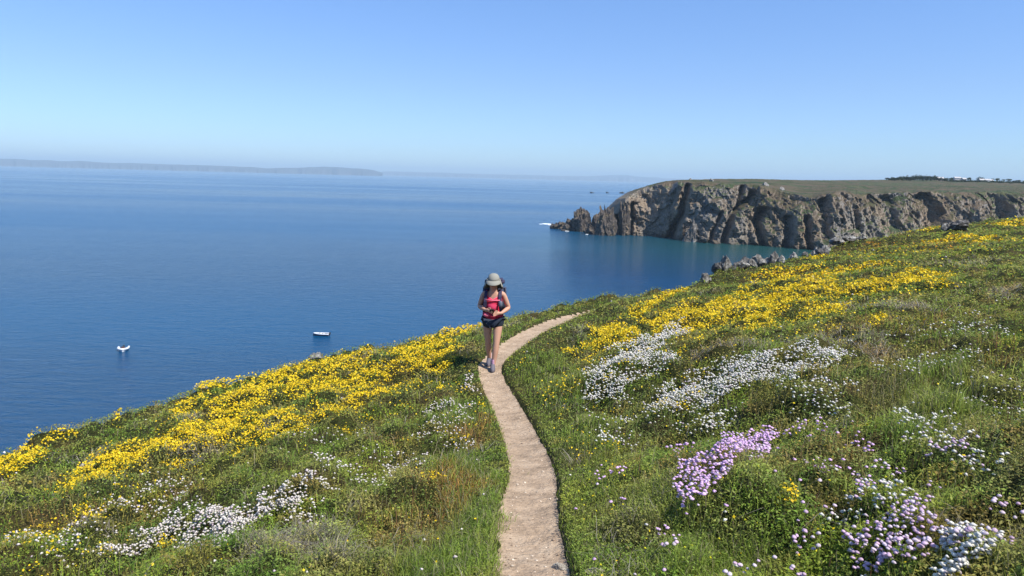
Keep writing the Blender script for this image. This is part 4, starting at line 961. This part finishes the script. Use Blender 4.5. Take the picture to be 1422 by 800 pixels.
def bxo(name, x0, x1, y0, y1, z0, z1, m, parent, bev=.03):
    bm = bmesh.new(); box(bm, x0, x1, y0, y1, z0, z1)
    bmesh.ops.bevel(bm, geom=bm.edges[:], offset=bev, segments=2, affect='EDGES'); return mesh_bm(name, bm, m, parent)
def boat(u, v, L, B, rz, label, white):
    P = on_sea(np.array(float(u)), np.array(float(v))); e = tag(empty('motor_boat', P, rz), label, 'boat', 'small boats moored in the bay')
    hull(L, B, .55, 'hull', WHT if white else NAV, e)
    # tube or deck rim
    pts = []
    for t in np.linspace(0, 1, 11): pts.append((L/2-L*t*.97, B/2*(1 if t < .45 else math.cos((t-.45)/.55*math.pi/2)**.7)*1.0, .56+(.08 if white else .22)*t*t))
    rim = pts+[(p[0], -p[1], p[2]) for p in pts[::-1][1:]]
    tube('rubber_tube', rim, .27 if white else .15, GRYT if not white else WHT, e, 10)
    bxo('seat', .1*L, .22*L, -B*.32, B*.32, .12, .55, BRN if white else CRM, e); bxo('seat', -.22*L, -.12*L, -B*.3, B*.3, .12, .5, WHT if white else CRM, e)
    cn = bxo('console', -.06*L, .05*L, -.35, .35, .12, .98 if white else .8, BRN if white else WHT, e)
    bxo('windscreen', -.07*L, -.055*L, -.33, .33, 1.0 if white else .82, 1.3 if white else 1.1, GLS, cn, .005)
    m_ = bxo('outboard_motor', L/2+.02, L/2+.42, -.2, .2, .35, 1.05, BLK, e, .08); bxo('motor_leg', L/2+.12, L/2+.28, -.07, .07, -.5, .36, BLK, m_, .02)
    return e
boat(171, 486.5, 3.7, 2.5, math.radians(112), 'white motor boat with brown seats lying alone at the left, end on', True)
boat(446, 466, 4.9, 1.9, math.radians(4), 'dark hulled boat with pale tubes seen side on, nearer the walker', False)
P = on_sea(np.array(6.), np.array(629.)); e = tag(empty('mooring_buoy', P), 'tiny white mooring buoy on the water at the left edge', 'buoy')
bm = bmesh.new(); bmesh.ops.create_uvsphere(bm, u_segments=16, v_segments=10, radius=.22)
for v in bm.verts: v.co.z = v.co.z*.9+.08
mesh_bm('float', bm, WHT, e, True); tube('mooring_ring', [(.07*math.cos(a), 0, .31+.07*math.sin(a)) for a in np.linspace(0, 6.28, 13)], .015, BLK, e, 6, False)
# ================================================================== WALKER
SKN = mat('skin', (.52, .29, .20), .6, .3); TOP = mat('coral_top', (.58, .03, .06), .8, .2); PNK = mat('pink_trim', (.74, .16, .24), .8); SHO = mat('shorts_cloth', (.035, .045, .065), .9, .1)
HAT = mat('hat_cloth', (.27, .265, .23), .9, .1); HAI = mat('hair', (.06, .035, .02), .7); STR = mat('navy_strap', (.04, .035, .075), .8); BPK = mat('backpack_cloth', (.05, .06, .10), .8); RBG = mat('red_hip_belt', (.45, .03, .08), .8)
SHOE = mat('grey_boot', (.13, .12, .14), .8); SOL = mat('boot_sole', (.03, .03, .03), .8); SCK = mat('pink_sock', (.62, .36, .48), .9); LIP = mat('lips', (.40, .12, .10), .6); EYE = mat('eye_dark', (.03, .02, .02), .3); BTL = mat('grey_pouch', (.12, .14, .18), .6); PHN = mat('phone_black', (.012, .012, .015), .3, .5)
for mm, sc_ in ((TOP, 90), (SHO, 120), (BPK, 60), (HAT, 140), (RBG, 90)):
    q = NT(mm); c = q.coord(); q.bump(q.noise(c, sc_, 4, .6), .4, .004)
def skin(name, verts, edges, root, m, parent, sub=2):
    """verts: (x,y,z,rx,ry)"""
    me = bpy.data.meshes.new(name+'_skeleton'); me.from_pydata([v[:3] for v in verts], edges, [])
    o = bpy.data.objects.new(name+'_skeleton', me); COL.objects.link(o)
    md = o.modifiers.new('s', 'SKIN'); md.use_smooth_shade = True; md.branch_smoothing = .3
    if not me.skin_vertices: bpy.context.view_layer.objects.active = o; bpy.ops.mesh.customdata_skin_add()
    for i, v in enumerate(verts):
        me.skin_vertices[0].data[i].radius = tuple(t*(1.13 if v[3] > .022 else 1.0) for t in (v[3], v[4] if len(v) > 4 else v[3])); me.skin_vertices[0].data[i].use_root = (i == root)
    sd_ = o.modifiers.new('d', 'SUBSURF'); sd_.levels = sub; sd_.render_levels = sub
    dg = bpy.context.evaluated_depsgraph_get(); nm = bpy.data.meshes.new_from_object(o.evaluated_get(dg)); nm.name = name
    bpy.data.objects.remove(o)
    nm.materials.clear(); nm.materials.append(m)
    for p in nm.polygons: p.use_smooth = True
    o2 = bpy.data.objects.new(name, nm); COL.objects.link(o2); o2.parent = parent
    return o2
def loft(name, rings, m, parent, n=28, cap=(True, True), fn=None):
    """rings: (cx, cy, cz, rx, ry, tiltx)"""
    V, F = [], []
    for (cx, cy, cz, rx, ry, *t) in rings:
        tx = t[0] if t else 0
        for k in range(n):
            a = 2*math.pi*k/n; x, y = rx*math.cos(a), ry*math.sin(a)
            V.append((cx+x, cy+y*math.cos(tx), cz+y*math.sin(tx)))
    for i in range(len(rings)-1):
        for k in range(n): F.append((i*n+k, i*n+(k+1) % n, (i+1)*n+(k+1) % n, (i+1)*n+k))
    if cap[0]: F.append(tuple(range(n))[::-1])
    if cap[1]: F.append(tuple((len(rings)-1)*n+k for k in range(n)))
    if fn: V = [fn(v) for v in V]
    me = bpy.data.meshes.new(name); me.from_pydata(V, [], F); me.materials.append(m); me.update()
    for p in me.polygons: p.use_smooth = True
    o = bpy.data.objects.new(name, me); COL.objects.link(o); o.parent = parent; return o
pp = hit(683, 512, 30)
fz = pp[2]
e = tag(empty('person', (pp[0], pp[1], fz-.01)), 'walker in a grey sun hat, coral top and dark shorts on the footpath', 'person')
# skeleton
Vb = []; Eb = []
def add(p, par=None):
    Vb.append(p)
    if par is not None: Eb.append((par, len(Vb)-1))
    return len(Vb)-1
pel = add((0, 0, .93, .135, .10)); be = add((0, 0, 1.04, .115, .085), pel); ch = add((0, .005, 1.19, .125, .095), be); uc = add((0, .01, 1.31, .12, .075), ch)
nk = add((0, 0, 1.405, .052), uc); hl = add((0, -.03, 1.475, .062, .072), nk); hc = add((0, -.045, 1.555, .072, .088), hl); ht_ = add((0, -.035, 1.625, .05, .06), hc)
nose = None
def arm(s, el, wr, pa, fing, thumb):
    sh_ = add((s*.165, .01, 1.345, .048), uc); mid = add(((s*.165+el[0])/2, (.01+el[1])/2, (1.345+el[2])/2, .043), sh_)
    e_ = add((*el, .036), mid); fm_ = add((*[(a*.6+b*.4) for a, b in zip(el, wr)], .036), e_); w_ = add((*wr, .024), fm_); p_ = add((*pa, .034, .018), w_)
    d = Vector(pa)-Vector(wr); d.normalize(); up = Vector((0, 0, 1)); sd_ = d.cross(up).normalized()
    for k in range(4):
        off_ = (k-1.5)*.0195; ln_ = (.070, .078, .072, .056)[k]
        b0 = Vector(pa)+up*off_+d*.035; f1 = add((*b0, .010), p_); b1 = b0+(d*.8+fing*.5).normalized()*ln_*.5; f2 = add((*b1, .009), f1); b2 = b1+(d*.2+fing).normalized()*ln_*.5; add((*b2, .0078), f2)
    t0 = Vector(pa)-d*.01+up*.036; t1_ = add((*t0, .012), p_); t2 = t0+(up*.3+d*.6+thumb*.6).normalized()*.035; t3 = add((*t2, .010), t1_); t4 = t2+(d*.6+thumb*.8).normalized()*.025; add((*t4, .009), t3)
arm(-1, (-.245, .03, 1.105), (-.125, -.185, 1.085), (-.060, -.235, 1.085), Vector((.3, -.9, 0)), Vector((.6, -.4, 0)))
arm(1, (.268, .03, 1.095), (.155, -.175, 1.035), (.092, -.225, 1.035), Vector((-.3, -.9, 0)), Vector((-.6, -.4, 0)))
def leg(s, hip, kn, an, toe, heelz):
    h_ = add((*hip, .085), pel); m1 = add((*[(a+b)/2 for a, b in zip(hip, kn)], .070), h_); k_ = add((*kn, .050), m1)
    c_ = add((*[(a*.68+b*.32) for a, b in zip(kn, an)], .053), k_); c2 = add((*[(a*.3+b*.7) for a, b in zip(kn, an)], .038), c_); a_ = add((*an, .032), c2); t_ = add((*toe, .032, .024), a_)
leg(-1, (-.095, .0, .86), (-.082, .03, .50), (-.060, .17, .125), (-.065, .07, .05), .05)
leg(1, (.095, -.01, .86), (.078, -.12, .49), (.035, -.15, .10), (.03, -.27, .045), 0)
body = skin('body', Vb, Eb, 0, SKN, e, 2)
# face, kept inside the body mesh: nose and ears; lips and eyes are parts
bm = bmesh.new(); bm.from_mesh(body.data)
def blob(c, s, seg=10):
    r_ = bmesh.ops.create_uvsphere(bm, u_segments=seg, v_segments=seg-2, radius=1)
    for v in r_['verts']: v.co = Vector((v.co.x*s[0]+c[0], v.co.y*s[1]+c[1], v.co.z*s[2]+c[2]))
blob((0, -.138, 1.53), (.013, .018, .022)); blob((-.078, -.035, 1.54), (.010, .018, .028)); blob((.078, -.035, 1.54), (.010, .018, .028))
bm.to_mesh(body.data); bm.free()
for p in body.data.polygons: p.use_smooth = True
def ell_o(name, c, s, m, parent, seg=14):
    b_ = bmesh.new(); r_ = bmesh.ops.create_uvsphere(b_, u_segments=seg, v_segments=seg-4, radius=1)
    for v in b_.verts: v.co = Vector((v.co.x*s[0]+c[0], v.co.y*s[1]+c[1], v.co.z*s[2]+c[2]))
    return mesh_bm(name, b_, m, parent, True)
ell_o('eye', (-.030, -.122, 1.555), (.013, .008, .007), EYE, e); ell_o('eye', (.030, -.122, 1.555), (.013, .008, .007), EYE, e); ell_o('lips', (0, -.117, 1.487), (.022, .010, .007), LIP, e)
# hair: bob tied at the nape, showing beside the face
hb = bmesh.new()
for c, s in (((0, .01, 1.57), (.092, .10, .09)), ((-.072, .01, 1.53), (.022, .05, .05)), ((.072, .01, 1.53), (.022, .05, .05)), ((0, .075, 1.50), (.065, .035, .06))):
    r_ = bmesh.ops.create_uvsphere(hb, u_segments=16, v_segments=10, radius=1)
    for v in r_['verts']: v.co = Vector((v.co.x*s[0]+c[0], v.co.y*s[1]+c[1], v.co.z*s[2]+c[2]))
mesh_bm('hair', hb, HAI, e, True)
# hat: crown, drooping brim, neck flap
hat = loft('hat', [(0, -.03, 1.575, .104, .118, .12), (0, -.03, 1.61, .101, .115, .1), (0, -.028, 1.648, .090, .10, .08), (0, -.025, 1.678, .068, .075, .05), (0, -.022, 1.693, .036, .04), (0, -.02, 1.697, .004, .004)], HAT, e, cap=(False, True))
loft('brim', [(0, -.03, 1.592, .105, .119, .12), (0, -.036, 1.578, .120, .148, .16), (0, -.045, 1.548, .132, .178, .20), (0, -.045, 1.544, .132, .178, .20), (0, -.036, 1.572, .120, .148, .16), (0, -.03, 1.586, .105, .119, .12)], HAT, hat, cap=(False, False))
loft('hat_band', [(0, -.03, 1.590, .1065, .1205, .12), (0, -.03, 1.612, .1065, .1205, .1)], mat('hat_band_cloth', (.22, .21, .18), .9), hat, cap=(False, False))
V, F = [], []
for i in range(7):
    t = i/6
    for k in range(17):
        a = math.radians(-28+236*k/16); rx = .108+.055*t+.006*math.sin(k*1.9); ry = .115+.02*t
        V.append((rx*math.cos(a), -.03+ry*math.sin(a)*1.0+.02*t, 1.60-.185*t+(.05*t if math.sin(a) < .1 else 0)))
for i in range(6):
    for k in range(16): F.append((i*17+k, i*17+k+1, (i+1)*17+k+1, (i+1)*17+k))
me = bpy.data.meshes.new('neck_flap'); me.from_pydata(V, [], F); me.materials.append(HAT); o = bpy.data.objects.new('neck_flap', me); COL.objects.link(o); o.parent = hat
md = o.modifiers.new('th', 'SOLIDIFY'); md.thickness = .004
for p in me.polygons: p.use_smooth = True
# top: fitted vest with a scooped neck
top = loft('tank_top', [(0, 0, .90, .165, .130), (0, 0, .97, .154, .122), (0, 0, 1.05, .146, .114), (0, -.004, 1.13, .148, .122), (0, -.010, 1.20, .154, .138), (0, -.006, 1.26, .152, .128, .05), (0, .004, 1.31, .144, .110, .12)], TOP, e, cap=(False, False),
     fn=lambda v: (v[0], v[1], v[2]-(.05*max(0, 1-abs(v[0])/.08) if v[1] < 0 and v[2] > 1.26 else 0)))
loft('neckline', [(0, .004, 1.308, .145, .111, .12), (0, .004, 1.322, .140, .107, .12)], PNK, top, cap=(False, False), fn=lambda v: (v[0], v[1], v[2]-(.05*max(0, 1-abs(v[0])/.08) if v[1] < 0 else 0)))
for s in (-1, 1): tube('shoulder_strap', [(s*.105, -.085, 1.285), (s*.112, -.075, 1.34), (s*.112, -.01, 1.392), (s*.11, .06, 1.36), (s*.10, .10, 1.30)], .016, TOP, top, 8)
# shorts
sv2 = [(0, 0, .945, .145, .112), (-.085, 0, .865, .108), (-.078, .012, .715, .098), (.085, -.01, .865, .108), (.080, -.050, .725, .098)]
skin('shorts', sv2, [(0, 1), (1, 2), (0, 3), (3, 4)], 0, SHO, e, 2)
# boots and socks
def boot(toe, heel, an, rz, side):
    h = Vector(heel); t = Vector(toe); d = (t-h); L = d.length; d.normalize(); mid = (h+t)/2
    pitch = math.asin(max(-1, min(1, -d.z))); 
    b = loft('boot', [(0, .0, -.035, .044, .135), (0, .0, 0.0, .047, .138), (0, .005, .030, .043, .128), (0, .03, .055, .038, .092), (0, .075, .085, .038, .055), (0, .082, .125, .040, .050)], SHOE, e, 22)
    so_ = loft('sole', [(0, 0, -.058, .046, .138), (0, 0, -.034, .049, .142)], SOL, b, 22)
    tube('lace', [(-.022, .00, .058), (.022, .012, .060), (-.022, .024, .068), (.022, .036, .074)], .003, PNK, b, 6)
    b.location = mid; b.rotation_euler = (pitch*1.0, 0, rz); b.location.z += .0
    sk = loft('sock', [(0, 0, -.05, .036, .038), (0, 0, .0, .037, .039), (0, 0, .035, .038, .040), (0, 0, .055, .037, .039)], SCK, e, 18, cap=(False, False)); sk.location = an
    return b
boot((.022, -.30, .058), (.038, -.10, .058), (.036, -.145, .165), .06, 1)
boot((-.070, .05, .062), (-.060, .235, .125), (-.061, .160, .195), -.05, -1)
e.rotation_euler.z = math.radians(-3)
# phone in the hands, a thing of its own
def wl(p): 
    return e.matrix_basis @ Vector(p) if False else Vector((pp[0], pp[1], fz-.01))+Matrix.Rotation(math.radians(-3), 3, 'Z') @ Vector(p)
ph = tag(empty('phone', wl((.000, -.275, 1.085))), 'black phone held in front of the waist by the walker', 'phone')
pb = bmesh.new(); box(pb, -.04, .04, -.005, .005, -.075, .075); bmesh.ops.bevel(pb, geom=pb.edges[:], offset=.004, segments=2, affect='EDGES'); mesh_bm('case', pb, PHN, ph)
pb = bmesh.new(); box(pb, -.034, .034, .0052, .0062, -.066, .066); mesh_bm('screen', pb, mat('phone_glass', (.03, .035, .05), .08, .6), ph); ph.rotation_euler = (math.radians(55), 0, .1)
# backpack, carried
bp = tag(empty('backpack', wl((0, .22, .95))), 'dark navy hiking backpack with red hip belt on the walker\'s back', 'backpack'); bp.rotation_euler.z = math.radians(-3)
O_ = Vector((0, .22, .95))
def rel(p): return tuple(Vector(p)-O_)
bm = bmesh.new(); box(bm, -.20, .20, -.115, .15, .0, .53)
bmesh.ops.bevel(bm, geom=bm.edges[:], offset=.06, segments=4, affect='EDGES'); bmesh.ops.subdivide_edges(bm, edges=[x_ for x_ in bm.edges if x_.calc_length() > .1], cuts=3, use_grid_fill=True)
for v in bm.verts: v.co.y += .012*math.sin(v.co.z*18); v.co.x *= 1+.05*math.sin(v.co.z*7)
pk = mesh_bm('pack_body', bm, BPK, bp, True)
bm = bmesh.new(); box(bm, -.17, .17, -.10, .14, .51, .625); bmesh.ops.bevel(bm, geom=bm.edges[:], offset=.035, segments=3, affect='EDGES'); mesh_bm('lid_pocket', bm, STR, bp, True)
for s in (-1, 1):
    pts = [(s*.10, .10, 1.36), (s*.118, .03, 1.402), (s*.122, -.045, 1.375), (s*.124, -.105, 1.31), (s*.126, -.135, 1.22), (s*.132, -.125, 1.12), (s*.145, -.08, 1.03), (s*.16, .06, 1.0)]
    V, F = [], []
    for i, p in enumerate(pts):
        p = Vector(rel(p)); nrm_ = Vector((0, -1 if 1 < i < 7 else 0, 1 if i <= 2 else .2)).normalized()
        for dx, dn in ((-.026, 0), (.026, 0), (.026, .014), (-.026, .014)): V.append(tuple(p+Vector((dx, 0, 0))+nrm_*dn))
    for i in range(len(pts)-1):
        for k in range(4): F.append((i*4+k, i*4+(k+1) % 4, (i+1)*4+(k+1) % 4, (i+1)*4+k))
    F += [(3, 2, 1, 0), tuple((len(pts)-1)*4+k for k in range(4))]
    me = bpy.data.meshes.new('shoulder_strap'); me.from_pydata(V, [], F); me.materials.append(STR); o = bpy.data.objects.new('shoulder_strap', me); COL.objects.link(o); o.parent = bp
tube('chest_strap', [rel((-.124, -.135, 1.25)), rel((0, -.158, 1.245)), rel((.124, -.135, 1.25))], .010, PNK, bp, 8)
hb_ = loft('hip_belt', [(0, -.22, 0.0, .176, .142), (0, -.22, .018, .182, .148), (0, -.22, .062, .180, .146), (0, -.22, .078, .172, .138)], RBG, bp, cap=(False, False))
for s in (-1, 1): ell_o('belt_pocket', (s*.10, -.345, .035), (.055, .030, .034), PNK if s < 0 else RBG, hb_)
ell_o('belt_buckle', (0, -.360, .04), (.022, .010, .016), STR, hb_)
ell_o('strap_pouch', rel((.135, -.165, 1.19)), (.036, .028, .058), BTL, bp)
# front pouch slung at the waist
fp = bmesh.new(); box(fp, -.085, .075, -.175, -.125, 1.03, 1.19); bmesh.ops.bevel(fp, geom=fp.edges[:], offset=.018, segments=3, affect='EDGES')
fpo = mesh_bm('map_pouch', fp, RBG, e, True)
